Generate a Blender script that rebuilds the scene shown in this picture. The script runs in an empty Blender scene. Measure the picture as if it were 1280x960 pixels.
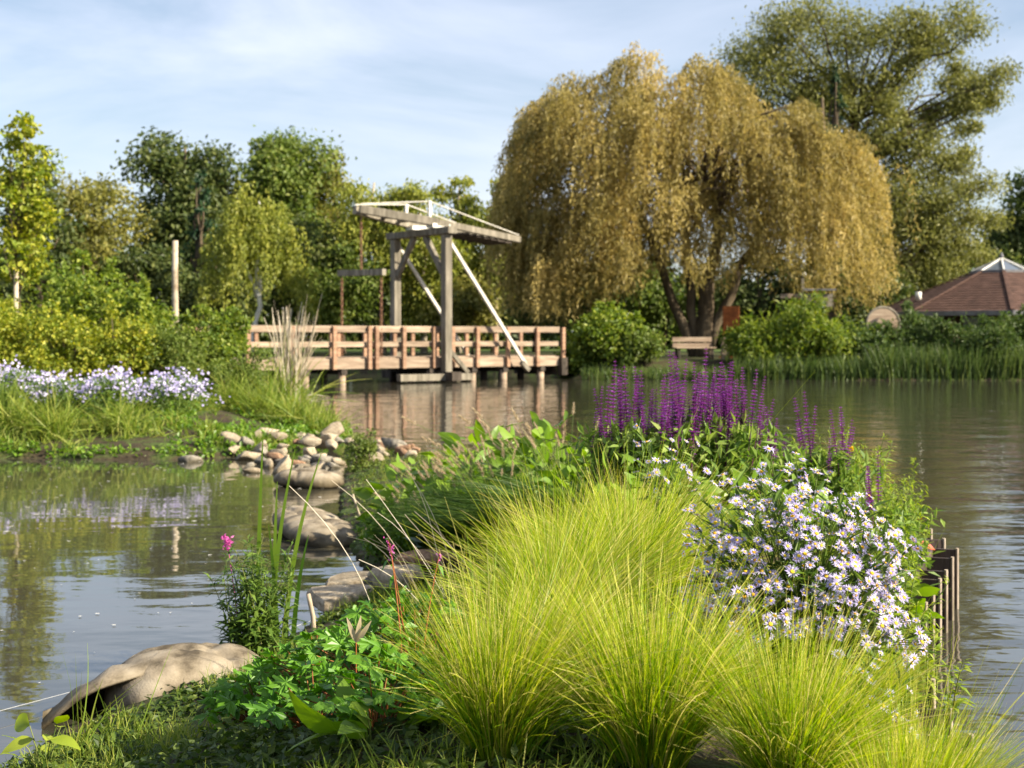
import bpy, math
import numpy as np
from mathutils import Matrix, Vector, noise as mnoise

R = math.radians
rng = np.random.default_rng(7)
sc = bpy.context.scene
COL = sc.collection

# ------------------------------------------------------------------ camera
FPX, HOR, EYE = 1778.0, 420.0, 1.5
cam = bpy.data.cameras.new('camera')
cam.sensor_width = 36.0; cam.lens = 50.0
cam.shift_y = -(480.0 - HOR) / 1280.0
cam.clip_start = 0.05; cam.clip_end = 4000
cam.dof.use_dof = True; cam.dof.focus_distance = 4.2; cam.dof.aperture_fstop = 6.3
camo = bpy.data.objects.new('camera', cam); COL.objects.link(camo)
camo.location = (0, 0, EYE); camo.rotation_euler = (R(90), 0, 0)
sc.camera = camo

# ------------------------------------------------------------------ sky, sun, exposure
SUN_AZ, SUN_EL = R(109), R(32)          # azimuth clockwise from +Y (the view), elevation
S = Vector((math.sin(SUN_AZ) * math.cos(SUN_EL), math.cos(SUN_AZ) * math.cos(SUN_EL), math.sin(SUN_EL)))
world = bpy.data.worlds.new('World'); sc.world = world; world.use_nodes = True
nt = world.node_tree; nt.nodes.clear()
def N_(t, kind, **kw):
    n = t.nodes.new(kind)
    for k, v in kw.items(): setattr(n, k, v)
    return n
sky = N_(nt, 'ShaderNodeTexSky', sky_type='NISHITA'); sky.sun_disc = False
sky.sun_elevation = SUN_EL; sky.sun_rotation = SUN_AZ
sky.air_density = 1.0; sky.dust_density = 1.1; sky.ozone_density = 1.3
tc = N_(nt, 'ShaderNodeTexCoord'); mp = N_(nt, 'ShaderNodeMapping')
mp.inputs['Scale'].default_value = (1.0, 1.0, 3.4); mp.inputs['Rotation'].default_value = (0.0, 0.10, 0.4)
mp.inputs['Location'].default_value = (0.3, 0.1, 0.15)
nz = N_(nt, 'ShaderNodeTexNoise'); nz.inputs['Scale'].default_value = 3.2; nz.inputs['Detail'].default_value = 6; nz.inputs['Roughness'].default_value = 0.55; nz.inputs['Distortion'].default_value = 0.5
rp = N_(nt, 'ShaderNodeValToRGB'); rp.color_ramp.elements[0].position = 0.40; rp.color_ramp.elements[1].position = 0.74
rp.color_ramp.elements[0].color = (0.2, 0.2, 0.2, 1); rp.color_ramp.elements[1].color = (0.8, 0.8, 0.8, 1)
mx = N_(nt, 'ShaderNodeMix', data_type='RGBA')
bg = N_(nt, 'ShaderNodeBackground'); bg.inputs['Strength'].default_value = 0.058
out = N_(nt, 'ShaderNodeOutputWorld')
L = nt.links.new
L(tc.outputs['Generated'], mp.inputs['Vector']); L(mp.outputs['Vector'], nz.inputs['Vector']); L(nz.outputs['Fac'], rp.inputs['Fac'])
L(rp.outputs['Color'], mx.inputs['Factor']); L(sky.outputs['Color'], mx.inputs['A']); mx.inputs['B'].default_value = (6.7, 7.1, 8.3, 1)
L(mx.outputs['Result'], bg.inputs['Color']); L(bg.outputs['Background'], out.inputs['Surface'])
sun = bpy.data.lights.new('sun', 'SUN'); sun.energy = 5.0; sun.angle = R(0.6); sun.color = (1.0, 0.89, 0.70)
suno = bpy.data.objects.new('sun', sun); COL.objects.link(suno)
suno.rotation_euler = S.to_track_quat('Z', 'Y').to_euler()
sc.view_settings.view_transform = 'Standard'; sc.view_settings.look = 'None'
sc.view_settings.exposure = 1.45; sc.view_settings.gamma = 1.0; sc.view_settings.use_curve_mapping = False
sc.cycles.use_denoising = True; sc.cycles.max_bounces = 7; sc.cycles.diffuse_bounces = 3
sc.cycles.transmission_bounces = 4; sc.cycles.glossy_bounces = 3; sc.cycles.transparent_max_bounces = 4
sc.cycles.caustics_reflective = False; sc.cycles.caustics_refractive = False

# ------------------------------------------------------------------ helpers
def W(px, py, z=0.0):
    d = (EYE - z) * FPX / (py - HOR)
    return ((px - 640.0) / FPX * d, d)
def XD(px, d): return (px - 640.0) / FPX * d
def ZY(py, d): return EYE - (py - HOR) * d / FPX

def unit(v):
    v = np.asarray(v, float); return v / np.maximum(np.linalg.norm(v, axis=-1, keepdims=True), 1e-9)
def rvec(n, g=None):
    g = g or rng
    return unit(g.normal(size=(n, 3)))

def mesh(name, V, F, rnd=None, tt=None, smooth=False):
    V = np.asarray(V, np.float32).reshape(-1, 3)
    if not (isinstance(F, list) and len(F) and isinstance(F[0], np.ndarray) and F[0].ndim == 2): F = [np.asarray(F)]
    F = [np.asarray(f, np.int32) for f in F if len(f)]
    me = bpy.data.meshes.new(name)
    nl = sum(f.size for f in F); npoly = sum(len(f) for f in F)
    me.vertices.add(len(V)); me.loops.add(nl); me.polygons.add(npoly)
    me.vertices.foreach_set('co', V.ravel())
    me.loops.foreach_set('vertex_index', np.concatenate([f.ravel() for f in F]))
    st, k = [], 0
    for f in F:
        st.append(k + np.arange(len(f), dtype=np.int32) * f.shape[1]); k += f.size
    me.polygons.foreach_set('loop_start', np.concatenate(st))
    me.update(calc_edges=True); me.validate()
    for nm, a in (('rnd', rnd), ('tt', tt)):
        if a is not None:
            at = me.attributes.new(nm, 'FLOAT', 'POINT'); at.data.foreach_set('value', np.asarray(a, np.float32).ravel())
    me.polygons.foreach_set('use_smooth', np.full(npoly, bool(smooth)))
    return me

def link(name, me, mat, parent=None, loc=(0, 0, 0), rz=0.0, scale=None):
    o = bpy.data.objects.new(name, me); COL.objects.link(o)
    if mat is not None and me is not None and len(me.materials) == 0: me.materials.append(mat)
    o.parent = parent; o.location = loc; o.rotation_euler = (0, 0, rz)
    if scale is not None: o.scale = (scale,) * 3 if np.isscalar(scale) else scale
    return o

def thing(name, label, cat, loc=(0, 0, 0), rz=0.0, group=None, scale=None):
    o = bpy.data.objects.new(name, None); COL.objects.link(o); o.empty_display_size = 0.1
    o.location = loc; o.rotation_euler = (0, 0, rz)
    if scale is not None: o.scale = (scale,) * 3 if np.isscalar(scale) else scale
    return tag(o, label, cat, group)
def tag(o, label, cat, group=None):
    o['label'] = label; o['category'] = cat
    if group: o['group'] = group
    return o
def kind(o, k, label=None):
    o['kind'] = k
    if label: o['label'] = label
    return o
def copy_tree(o, label, loc, rz=0.0, scale=None, group=None):
    c = o.copy(); COL.objects.link(c); c.location = loc; c.rotation_euler = (0, 0, rz); c['label'] = label
    if scale is not None: c.scale = (scale,) * 3 if np.isscalar(scale) else scale
    if group: c['group'] = group
    for ch in list(o.children):
        d = ch.copy(); COL.objects.link(d); d.parent = c
        for g in list(ch.children):
            e = g.copy(); COL.objects.link(e); e.parent = d
    return c

class Acc:
    """collects vertices and faces for one mesh"""
    def __init__(s): s.V, s.F, s.r, s.t, s.n = [], {}, [], [], 0
    def add(s, V, F, r=0.5, t=0.5):
        V = np.asarray(V, float).reshape(-1, 3); F = np.asarray(F, int)
        s.V.append(V); s.F.setdefault(F.shape[1], []).append(F + s.n); s.n += len(V)
        s.r.append(np.broadcast_to(np.asarray(r, float).ravel(), (len(V),)) if np.size(r) in (1, len(V)) else None)
        s.t.append(np.broadcast_to(np.asarray(t, float).ravel(), (len(V),)))
        return s
    def mesh(s, name, smooth=False):
        return mesh(name, np.concatenate(s.V), [np.concatenate(f) for f in s.F.values()], np.concatenate(s.r), np.concatenate(s.t), smooth)

def leaf_quads(acc, P, A, Nn, Ln, Wd, fold=0.12, curl=0.1, r=None, t=0.5):
    P = np.asarray(P, float); n = len(P); A = unit(A)
    Sd = unit(np.cross(A, Nn)); N2 = np.cross(Sd, A)
    Ln = np.broadcast_to(np.asarray(Ln, float), (n,))[:, None]; Wd = np.broadcast_to(np.asarray(Wd, float), (n,))[:, None]
    V = np.stack([P, P + A * Ln * .45 + Sd * Wd * .5 + N2 * fold * Wd, P + A * Ln - N2 * curl * Ln, P + A * Ln * .45 - Sd * Wd * .5 + N2 * fold * Wd], 1)
    F = np.arange(4 * n).reshape(n, 4)
    if r is None: r = rng.random(n)
    acc.add(V, F, np.repeat(r, 4), np.repeat(np.broadcast_to(t, (n,)), 4) if np.ndim(t) else t)

def blades(acc, P0, D0, Ln, bend, Wd, nseg=4, r=None, wtip=0.12, side=None):
    """ribbons p(t) = P0 + D0*L*t + bend*L*t^2"""
    n = len(P0); t = np.linspace(0, 1, nseg + 1)[None, :, None]
    Ln = np.broadcast_to(np.asarray(Ln, float), (n,))[:, None, None]
    Pt = np.asarray(P0)[:, None] + np.asarray(D0)[:, None] * Ln * t + np.asarray(bend)[:, None] * Ln * t ** 2
    if side is None: side = rvec(n)
    T = unit(np.gradient(Pt, axis=1)); Sd = unit(np.cross(T, side[:, None]))
    w = np.broadcast_to(np.asarray(Wd, float), (n,))[:, None, None] * .5 * (wtip + (1 - wtip) * (1 - t ** 2.2))
    V = np.stack([Pt - Sd * w, Pt + Sd * w], 2)         # n, nseg+1, 2, 3
    base = np.arange(n)[:, None] * (2 * (nseg + 1)) + np.arange(nseg)[None] * 2
    F = np.stack([base, base + 1, base + 3, base + 2], -1).reshape(-1, 4)
    if r is None: r = rng.random(n)
    acc.add(V, F, np.repeat(r, 2 * (nseg + 1)), np.tile(np.repeat(t.ravel(), 2), n))
    return Pt

def tube(acc, pts, rad, ns=7, r=0.5, cap=True):
    pts = np.asarray(pts, float); k = len(pts); rad = np.broadcast_to(np.asarray(rad, float), (k,))
    T = unit(np.gradient(pts, axis=0)); up = np.array([0.31, 0.17, 0.93]) if abs(T[0][2]) < .9 else np.array([1., .2, 0.1])
    Sd = unit(np.cross(T, up)); U = np.cross(Sd, T); a = np.arange(ns) / ns * 2 * math.pi
    V = pts[:, None] + rad[:, None, None] * (np.cos(a)[None, :, None] * Sd[:, None] + np.sin(a)[None, :, None] * U[:, None])
    i = np.arange(k - 1)[:, None] * ns; j = np.arange(ns)[None]; j2 = (j + 1) % ns
    F = np.stack([i + j, i + j2, i + ns + j2, i + ns + j], -1).reshape(-1, 4)
    acc.add(V, F, r)
    if cap:
        c = np.array([pts[0], pts[-1]]); b = acc.n - k * ns
        acc.add(c, np.zeros((0, 3), int), r)
        q = acc.n - 2
        F2 = [[q, b + (m + 1) % ns, b + m] for m in range(ns)] + [[q + 1, b + (k - 1) * ns + m, b + (k - 1) * ns + (m + 1) % ns] for m in range(ns)]
        acc.F.setdefault(3, []).append(np.array(F2))
    return acc

def box_mesh(name, p0, p1, w, h, up=(0, 0, 1), bev=0.0):
    """a timber from p0 to p1, w across, h along up"""
    p0, p1 = np.asarray(p0, float), np.asarray(p1, float); a = unit(p1 - p0); s = unit(np.cross(a, up)); u = np.cross(s, a)
    b = bev
    prof = [(-w / 2 + b, -h / 2), (w / 2 - b, -h / 2), (w / 2, -h / 2 + b), (w / 2, h / 2 - b), (w / 2 - b, h / 2), (-w / 2 + b, h / 2), (-w / 2, h / 2 - b), (-w / 2, -h / 2 + b)] if b else [(-w / 2, -h / 2), (w / 2, -h / 2), (w / 2, h / 2), (-w / 2, h / 2)]
    n = len(prof)
    V = [p + s * x + u * y for p in (p0, p1) for x, y in prof]
    F = [[i, (i + 1) % n, n + (i + 1) % n, n + i] for i in range(n)]
    me = bpy.data.meshes.new(name)
    me.from_pydata([tuple(v) for v in V], [], [tuple(f) for f in F] + [tuple(range(n))[::-1], tuple(range(n, 2 * n))])
    at = me.attributes.new('rnd', 'FLOAT', 'POINT'); at.data.foreach_set('value', np.full(2 * n, rng.random(), np.float32))
    return me
def beam(name, p0, p1, w, h, mat, parent, up=(0, 0, 1), bev=0.006):
    return link(name, box_mesh(name, p0, p1, w, h, up, bev), mat, parent)

def orient(A, Nn):
    A = Vector(A).normalized(); Sd = A.cross(Vector(Nn)).normalized(); N2 = Sd.cross(A)
    return Matrix((Sd, A, N2)).transposed()
def place(o, P, A, Nn, s):
    m = orient(A, Nn).to_4x4() @ Matrix.Diagonal((s, s, s, 1)) if np.isscalar(s) else orient(A, Nn).to_4x4() @ Matrix.Diagonal((*s, 1))
    m.translation = Vector(P); o.matrix_local = m

# ------------------------------------------------------------------ materials
def mat_base(name):
    m = bpy.data.materials.new(name); m.use_nodes = True; t = m.node_tree; t.nodes.clear()
    return m, t, t.nodes.new('ShaderNodeOutputMaterial')
def ramp(t, cols, pos=None):
    r = t.nodes.new('ShaderNodeValToRGB'); e = r.color_ramp.elements
    n = len(cols); pos = pos or [i / (n - 1) for i in range(n)]
    while len(e) < n: e.new(0.5)
    for i in range(n): e[i].position = pos[i]; e[i].color = (*cols[i], 1)
    return r
def leaf_mat(name, cols, trans=0.35, rough=0.5, spec=0.3, along=None, boost=1.25):
    m, t, o = mat_base(name)
    at = N_(t, 'ShaderNodeAttribute', attribute_name='rnd'); rm = ramp(t, cols); t.links.new(at.outputs['Fac'], rm.inputs['Fac'])
    col = rm.outputs['Color']
    if along:                                   # second ramp: colour towards the blade tip
        a2 = N_(t, 'ShaderNodeAttribute', attribute_name='tt'); r2 = ramp(t, [(0,) * 3, (1,) * 3], [along[1], along[2]]); t.links.new(a2.outputs['Fac'], r2.inputs['Fac'])
        r3 = ramp(t, along[0]); t.links.new(at.outputs['Fac'], r3.inputs['Fac'])
        mm = N_(t, 'ShaderNodeMix', data_type='RGBA'); t.links.new(r2.outputs['Color'], mm.inputs['Factor']); t.links.new(col, mm.inputs['A']); t.links.new(r3.outputs['Color'], mm.inputs['B'])
        col = mm.outputs['Result']
    p = t.nodes.new('ShaderNodeBsdfPrincipled'); p.inputs['Roughness'].default_value = rough; p.inputs['Specular IOR Level'].default_value = spec
    t.links.new(col, p.inputs['Base Color'])
    tr = t.nodes.new('ShaderNodeBsdfTranslucent')
    hs = t.nodes.new('ShaderNodeHueSaturation'); hs.inputs['Value'].default_value = boost; hs.inputs['Saturation'].default_value = 1.1
    t.links.new(col, hs.inputs['Color']); t.links.new(hs.outputs['Color'], tr.inputs['Color'])
    ms = t.nodes.new('ShaderNodeMixShader'); ms.inputs['Fac'].default_value = trans
    t.links.new(p.outputs[0], ms.inputs[1]); t.links.new(tr.outputs[0], ms.inputs[2]); t.links.new(ms.outputs[0], o.inputs['Surface'])
    return m
def rough_mat(name, cols, scale=4.0, rough=0.85, bump=0.3, bscale=None, stretch=(1, 1, 1), detail=6, spec=0.25, pos=None, objvar=0.0, dist=0.02, metallic=0.0):
    m, t, o = mat_base(name)
    tc = t.nodes.new('ShaderNodeTexCoord'); mp = t.nodes.new('ShaderNodeMapping'); mp.inputs['Scale'].default_value = stretch
    t.links.new(tc.outputs['Object'], mp.inputs['Vector'])
    nz = t.nodes.new('ShaderNodeTexNoise'); nz.inputs['Scale'].default_value = scale; nz.inputs['Detail'].default_value = detail; nz.inputs['Roughness'].default_value = .6
    t.links.new(mp.outputs['Vector'], nz.inputs['Vector'])
    rm = ramp(t, cols, pos or [0.32 + .36 * i / (len(cols) - 1) for i in range(len(cols))]); t.links.new(nz.outputs['Fac'], rm.inputs['Fac'])
    col = rm.outputs['Color']
    if objvar:
        oi = t.nodes.new('ShaderNodeObjectInfo'); hs = t.nodes.new('ShaderNodeHueSaturation')
        mr = t.nodes.new('ShaderNodeMapRange'); mr.inputs['To Min'].default_value = 1 - objvar; mr.inputs['To Max'].default_value = 1 + objvar
        t.links.new(oi.outputs['Random'], mr.inputs['Value']); t.links.new(mr.outputs['Result'], hs.inputs['Value']); t.links.new(col, hs.inputs['Color']); col = hs.outputs['Color']
    p = t.nodes.new('ShaderNodeBsdfPrincipled'); p.inputs['Roughness'].default_value = rough; p.inputs['Specular IOR Level'].default_value = spec; p.inputs['Metallic'].default_value = metallic
    t.links.new(col, p.inputs['Base Color'])
    if bump:
        n2 = t.nodes.new('ShaderNodeTexNoise'); n2.inputs['Scale'].default_value = bscale or scale * 3; n2.inputs['Detail'].default_value = 5
        t.links.new(mp.outputs['Vector'], n2.inputs['Vector'])
        bp = t.nodes.new('ShaderNodeBump'); bp.inputs['Strength'].default_value = bump; bp.inputs['Distance'].default_value = dist
        t.links.new(n2.outputs['Fac'], bp.inputs['Height']); t.links.new(bp.outputs['Normal'], p.inputs['Normal'])
    t.links.new(p.outputs[0], o.inputs['Surface'])
    return m
def wet_band(m, z0, z1, dark=0.4):
    """darken below a world height: the wet, silted foot of things that stand in the pond"""
    t = m.node_tree; p = [n for n in t.nodes if n.type == 'BSDF_PRINCIPLED'][0]
    src = p.inputs['Base Color'].links[0].from_socket
    g = t.nodes.new('ShaderNodeNewGeometry'); sp = t.nodes.new('ShaderNodeSeparateXYZ'); t.links.new(g.outputs['Position'], sp.inputs[0])
    nz = t.nodes.new('ShaderNodeTexNoise'); nz.inputs['Scale'].default_value = 9; t.links.new(g.outputs['Position'], nz.inputs['Vector'])
    ad = N_(t, 'ShaderNodeMath', operation='MULTIPLY_ADD'); t.links.new(nz.outputs['Fac'], ad.inputs[0]); ad.inputs[1].default_value = -0.08; t.links.new(sp.outputs['Z'], ad.inputs[2])
    mr = t.nodes.new('ShaderNodeMapRange'); mr.inputs['From Min'].default_value = z0 - .04; mr.inputs['From Max'].default_value = z1 - .04; t.links.new(ad.outputs[0], mr.inputs['Value'])
    mm = N_(t, 'ShaderNodeMix', data_type='RGBA', blend_type='MULTIPLY'); mm.inputs['B'].default_value = (dark * 1.05, dark, dark * .8, 1)
    iv = N_(t, 'ShaderNodeMath', operation='SUBTRACT'); iv.inputs[0].default_value = 1.0; t.links.new(mr.outputs['Result'], iv.inputs[1])
    t.links.new(iv.outputs[0], mm.inputs['Factor']); t.links.new(src, mm.inputs['A']); t.links.new(mm.outputs['Result'], p.inputs['Base Color'])
    return m

M = {}
M['dark_leaf'] = leaf_mat('dark_leaf', [(.045, .072, .02), (.085, .115, .03), (.16, .18, .05)], .38)
M['green_leaf'] = leaf_mat('green_leaf', [(.075, .12, .02), (.135, .19, .034), (.22, .25, .055)], .4)
M['olive_leaf'] = leaf_mat('olive_leaf', [(.11, .12, .028), (.2, .2, .045), (.32, .29, .07)], .4)
M['birch_leaf'] = leaf_mat('birch_leaf', [(.12, .15, .026), (.23, .26, .04), (.38, .37, .07)], .42)
M['yellow_leaf'] = leaf_mat('yellow_leaf', [(.12, .18, .02), (.25, .29, .03), (.45, .42, .05)], .4)
M['willow_leaf'] = leaf_mat('willow_leaf', [(.15, .132, .04), (.32, .262, .082), (.54, .425, .155)], .42)
M['tall_leaf'] = leaf_mat('tall_leaf', [(.11, .125, .034), (.2, .21, .055), (.33, .32, .1)], .4)
M['conifer_leaf'] = leaf_mat('conifer_leaf', [(.012, .035, .016), (.025, .065, .026), (.04, .09, .034)], .15)
M['fresh_leaf'] = leaf_mat('fresh_leaf', [(.06, .14, .012), (.12, .225, .018), (.21, .32, .034)], .4, .42, .4)
M['geranium_leaf'] = leaf_mat('geranium_leaf', [(.045, .14, .012), (.085, .22, .018), (.14, .3, .03)], .38, .42, .4)
M['lime_leaf'] = leaf_mat('lime_leaf', [(.12, .2, .016), (.23, .32, .024), (.36, .42, .05)], .45)
M['hedge_leaf'] = leaf_mat('hedge_leaf', [(.065, .12, .015), (.15, .21, .026), (.31, .35, .05)], .42)
M['silver_leaf'] = leaf_mat('silver_leaf', [(.2, .26, .2), (.3, .37, .29), (.42, .48, .38)], .15, .8)
M['sage_leaf'] = leaf_mat('sage_leaf', [(.1, .18, .03), (.18, .28, .045), (.3, .38, .09)], .4)
M['reed_leaf'] = leaf_mat('reed_leaf', [(.04, .075, .018), (.075, .12, .028), (.13, .17, .04)], .38)
M['aster_leaf'] = leaf_mat('aster_leaf', [(.05, .1, .015), (.09, .16, .025), (.16, .24, .04)], .35)
M['bank_grass'] = leaf_mat('bank_grass', [(.1, .17, .02), (.19, .26, .035), (.33, .34, .07)], .4)
M['moss_leaf'] = leaf_mat('moss_leaf', [(.03, .06, .01), (.06, .1, .016), (.12, .16, .025)], .35)
M['feather_grass'] = leaf_mat('feather_grass', [(.04, .125, .003), (.11, .25, .004), (.21, .34, .006), (.34, .4, .01), (.46, .38, .12)], .45, .45, .3, along=([(.12, .24, .004), (.26, .37, .008), (.4, .45, .02), (.58, .54, .1), (.68, .58, .26)], .35, 1.0), boost=1.3)
M['fountain_grass'] = leaf_mat('fountain_grass', [(.035, .085, .014), (.065, .13, .022), (.12, .19, .035)], .4)
M['tan_fluff'] = leaf_mat('tan_fluff', [(.36, .28, .17), (.52, .42, .27), (.68, .58, .42)], .5)
M['dry_stem'] = leaf_mat('dry_stem', [(.3, .25, .17), (.44, .38, .28), (.58, .52, .42)], .2)
M['petal'] = leaf_mat('petal', [(.36, .31, .6), (.5, .46, .72), (.66, .63, .78)], .3, .6, boost=1.05)
M['disc'] = leaf_mat('disc', [(.55, .24, .01), (.75, .45, .015), (.8, .6, .03)], .05, .7)
M['salvia'] = leaf_mat('salvia', [(.13, .022, .09), (.24, .045, .29), (.36, .115, .5)], .38, .6)
M['pink'] = leaf_mat('pink', [(.45, .06, .3), (.62, .13, .42), (.75, .28, .55)], .3)
M['red_leaf'] = leaf_mat('red_leaf', [(.3, .03, .015), (.5, .06, .02), (.6, .15, .03)], .35)
M['green_stem'] = leaf_mat('green_stem', [(.08, .13, .025), (.12, .18, .03), (.2, .22, .06)], .1)
M['red_stem'] = leaf_mat('red_stem', [(.2, .06, .02), (.3, .09, .03), (.36, .15, .05)], .1)
M['yellow'] = leaf_mat('yellow', [(.7, .5, .01), (.8, .6, .02), (.85, .7, .05)], .2)
M['bark'] = rough_mat('bark', [(.05, .036, .022), (.10, .075, .048), (.15, .118, .08)], 3, .95, .6, 9, (1, 1, .25), dist=.05)
M['pale_bark'] = rough_mat('pale_bark', [(.2, .15, .1), (.36, .3, .22), (.5, .45, .37)], 3, .9, .3)
M['soil'] = rough_mat('soil', [(.022, .016, .009), (.045, .034, .018), (.05, .075, .014), (.075, .11, .02)], 2.3, .95, .8, 16, pos=[.3, .46, .58, .72], dist=.05)
M['lawn'] = rough_mat('lawn', [(.035, .055, .012), (.07, .11, .02), (.12, .15, .035)], 1.5, .95, .6, 20, dist=.05)
M['new_wood'] = rough_mat('new_wood', [(.19, .11, .07), (.27, .16, .1), (.35, .225, .15)], 2.2, .72, .25, 20, (.6, .6, 5), objvar=.16)
M['pale_wood'] = rough_mat('pale_wood', [(.19, .135, .095), (.28, .21, .15), (.37, .295, .22)], 2.2, .75, .25, 20, (.6, .6, 5), objvar=.15)
M['grey_wood'] = rough_mat('grey_wood', [(.1, .088, .066), (.175, .155, .12), (.27, .24, .19)], 2.0, .85, .4, 14, (3, 3, .5), objvar=.15)
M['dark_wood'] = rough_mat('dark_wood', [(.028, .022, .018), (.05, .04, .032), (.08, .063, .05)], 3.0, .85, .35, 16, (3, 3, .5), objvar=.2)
M['sheet_pile'] = rough_mat('sheet_pile', [(.03, .02, .015), (.055, .037, .029), (.085, .06, .047)], 5.0, .6, .3, 30, (2, 2, .4), objvar=.2, spec=.4)
M['pile_edge'] = rough_mat('pile_edge', [(.2, .16, .12), (.33, .27, .21), (.44, .38, .31)], 9.0, .7, .3, 30, (1, 1, .4))
M['white_paint'] = rough_mat('white_paint', [(.55, .53, .48), (.68, .66, .6), (.78, .76, .7)], 5, .6, .1)
M['strut_paint'] = rough_mat('strut_paint', [(.42, .4, .34), (.55, .52, .46), (.64, .61, .55)], 5, .6, .1)
M['rust'] = rough_mat('rust', [(.16, .045, .014), (.26, .075, .02), (.36, .12, .035)], 6, .85, .2)
M['chain'] = rough_mat('chain', [(.12, .06, .035), (.2, .1, .06), (.26, .15, .1)], 8, .7, .2)
M['canvas'] = wet_band(rough_mat('canvas', [(.07, .055, .036), (.165, .135, .095), (.24, .2, .145), (.31, .265, .2)], 6.5, .9, .35, 120, detail=9, pos=[.36, .45, .54, .66], dist=.006), 0.03, 0.13, .38)
M['stone_pale'] = wet_band(rough_mat('stone_pale', [(.19, .15, .1), (.31, .255, .18), (.42, .36, .27)], 6, .85, .5, 26, objvar=.32, dist=.015), 0.0, 0.07, .35)
M['stone_grey'] = wet_band(rough_mat('stone_grey', [(.12, .11, .09), (.21, .19, .155), (.31, .28, .23)], 6, .85, .5, 26, objvar=.32, dist=.015), 0.0, 0.07, .35)
M['stone_brown'] = wet_band(rough_mat('stone_brown', [(.15, .085, .05), (.27, .16, .095), (.36, .24, .15)], 6, .85, .5, 26, objvar=.2, dist=.015), 0.0, 0.07, .35)
M['shingle'] = rough_mat('shingle', [(.05, .028, .021), (.08, .043, .032), (.115, .066, .05)], 2.5, .8, .5, 30, (1, 1, 2.5), objvar=.06)
M['lead'] = rough_mat('lead', [(.1, .1, .11), (.15, .15, .16), (.2, .2, .21)], 3, .5, .1)
M['brick_wall'] = rough_mat('brick_wall', [(.07, .04, .028), (.12, .065, .045), (.17, .1, .075)], 7, .9, .3)
M['white_thread'] = rough_mat('white_thread', [(.25, .26, .28), (.34, .35, .37)], 5, .5, 0)
M['fleck'] = leaf_mat('fleck', [(.4, .36, .28), (.6, .58, .52), (.75, .74, .7)], .1)
m, t, o = mat_base('cupola_glass')
p = t.nodes.new('ShaderNodeBsdfPrincipled'); p.inputs['Base Color'].default_value = (.10, .12, .15, 1); p.inputs['Roughness'].default_value = .12; p.inputs['Specular IOR Level'].default_value = .8
t.links.new(p.outputs[0], o.inputs['Surface']); M['glass'] = m

# water: murky pond, rippled
m, t, o = mat_base('pond_water')
g = t.nodes.new('ShaderNodeNewGeometry')
def wn(scale, detail, st, rot=0.0, dist=0.0):
    mp = t.nodes.new('ShaderNodeMapping'); mp.inputs['Scale'].default_value = st; mp.inputs['Rotation'].default_value = (0, 0, rot); t.links.new(g.outputs['Position'], mp.inputs['Vector'])
    n = t.nodes.new('ShaderNodeTexNoise'); n.inputs['Scale'].default_value = scale; n.inputs['Detail'].default_value = detail; n.inputs['Distortion'].default_value = dist
    t.links.new(mp.outputs['Vector'], n.inputs['Vector']); return n.outputs['Fac']
a = wn(1.1, 2, (.7, 1.3, 1), .2, .4); b = wn(4.2, 2, (.75, 1.2, 1), -.25, .2)
sx = t.nodes.new('ShaderNodeSeparateXYZ'); t.links.new(g.outputs['Position'], sx.inputs[0])
ad = N_(t, 'ShaderNodeMath', operation='MULTIPLY_ADD'); t.links.new(b, ad.inputs[0]); ad.inputs[1].default_value = 0.22; t.links.new(a, ad.inputs[2])
# the sheltered pond is calmer than the open canal
yy = N_(t, 'ShaderNodeMath', operation='MULTIPLY'); t.links.new(sx.outputs['Y'], yy.inputs[0]); yy.inputs[1].default_value = 0.03
xx = N_(t, 'ShaderNodeMath', operation='MULTIPLY_ADD'); t.links.new(sx.outputs['X'], xx.inputs[0]); xx.inputs[1].default_value = 0.25; t.links.new(yy.outputs[0], xx.inputs[2])
mr = t.nodes.new('ShaderNodeMapRange'); mr.inputs['From Min'].default_value = -.6; mr.inputs['From Max'].default_value = .8; mr.inputs['To Min'].default_value = .055; mr.inputs['To Max'].default_value = .38
t.links.new(xx.outputs[0], mr.inputs['Value'])
bp = t.nodes.new('ShaderNodeBump'); bp.inputs['Distance'].default_value = .06
t.links.new(mr.outputs['Result'], bp.inputs['Strength']); t.links.new(ad.outputs[0], bp.inputs['Height'])
p = t.nodes.new('ShaderNodeBsdfPrincipled'); p.inputs['Base Color'].default_value = (.045, .042, .03, 1); p.inputs['Roughness'].default_value = .03; p.inputs['IOR'].default_value = 1.85
p.inputs['Specular IOR Level'].default_value = .5
t.links.new(bp.outputs['Normal'], p.inputs['Normal']); t.links.new(p.outputs[0], o.inputs['Surface']); M['water'] = m

# ------------------------------------------------------------------ terrain
def seg_dist(X, Y, poly, closed=True):
    d = np.full(X.shape, 1e9); k = len(poly)
    for i in range(k if closed else k - 1):
        (x0, y0), (x1, y1) = poly[i], poly[(i + 1) % k]
        dx, dy = x1 - x0, y1 - y0; q = np.clip(((X - x0) * dx + (Y - y0) * dy) / (dx * dx + dy * dy), 0, 1)
        d = np.minimum(d, np.hypot(X - x0 - q * dx, Y - y0 - q * dy))
    return d
def inside(X, Y, poly):
    r = np.zeros(X.shape, bool); k = len(poly)
    for i in range(k):
        (x0, y0), (x1, y1) = poly[i], poly[(i + 1) % k]
        c = ((y0 > Y) != (y1 > Y)) & (X < (x1 - x0) * (Y - y0) / (y1 - y0 + 1e-12) + x0); r ^= c
    return r
def sstep(a, b, x):
    q = np.clip((x - a) / (b - a), 0, 1); return q * q * (3 - 2 * q)
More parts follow.
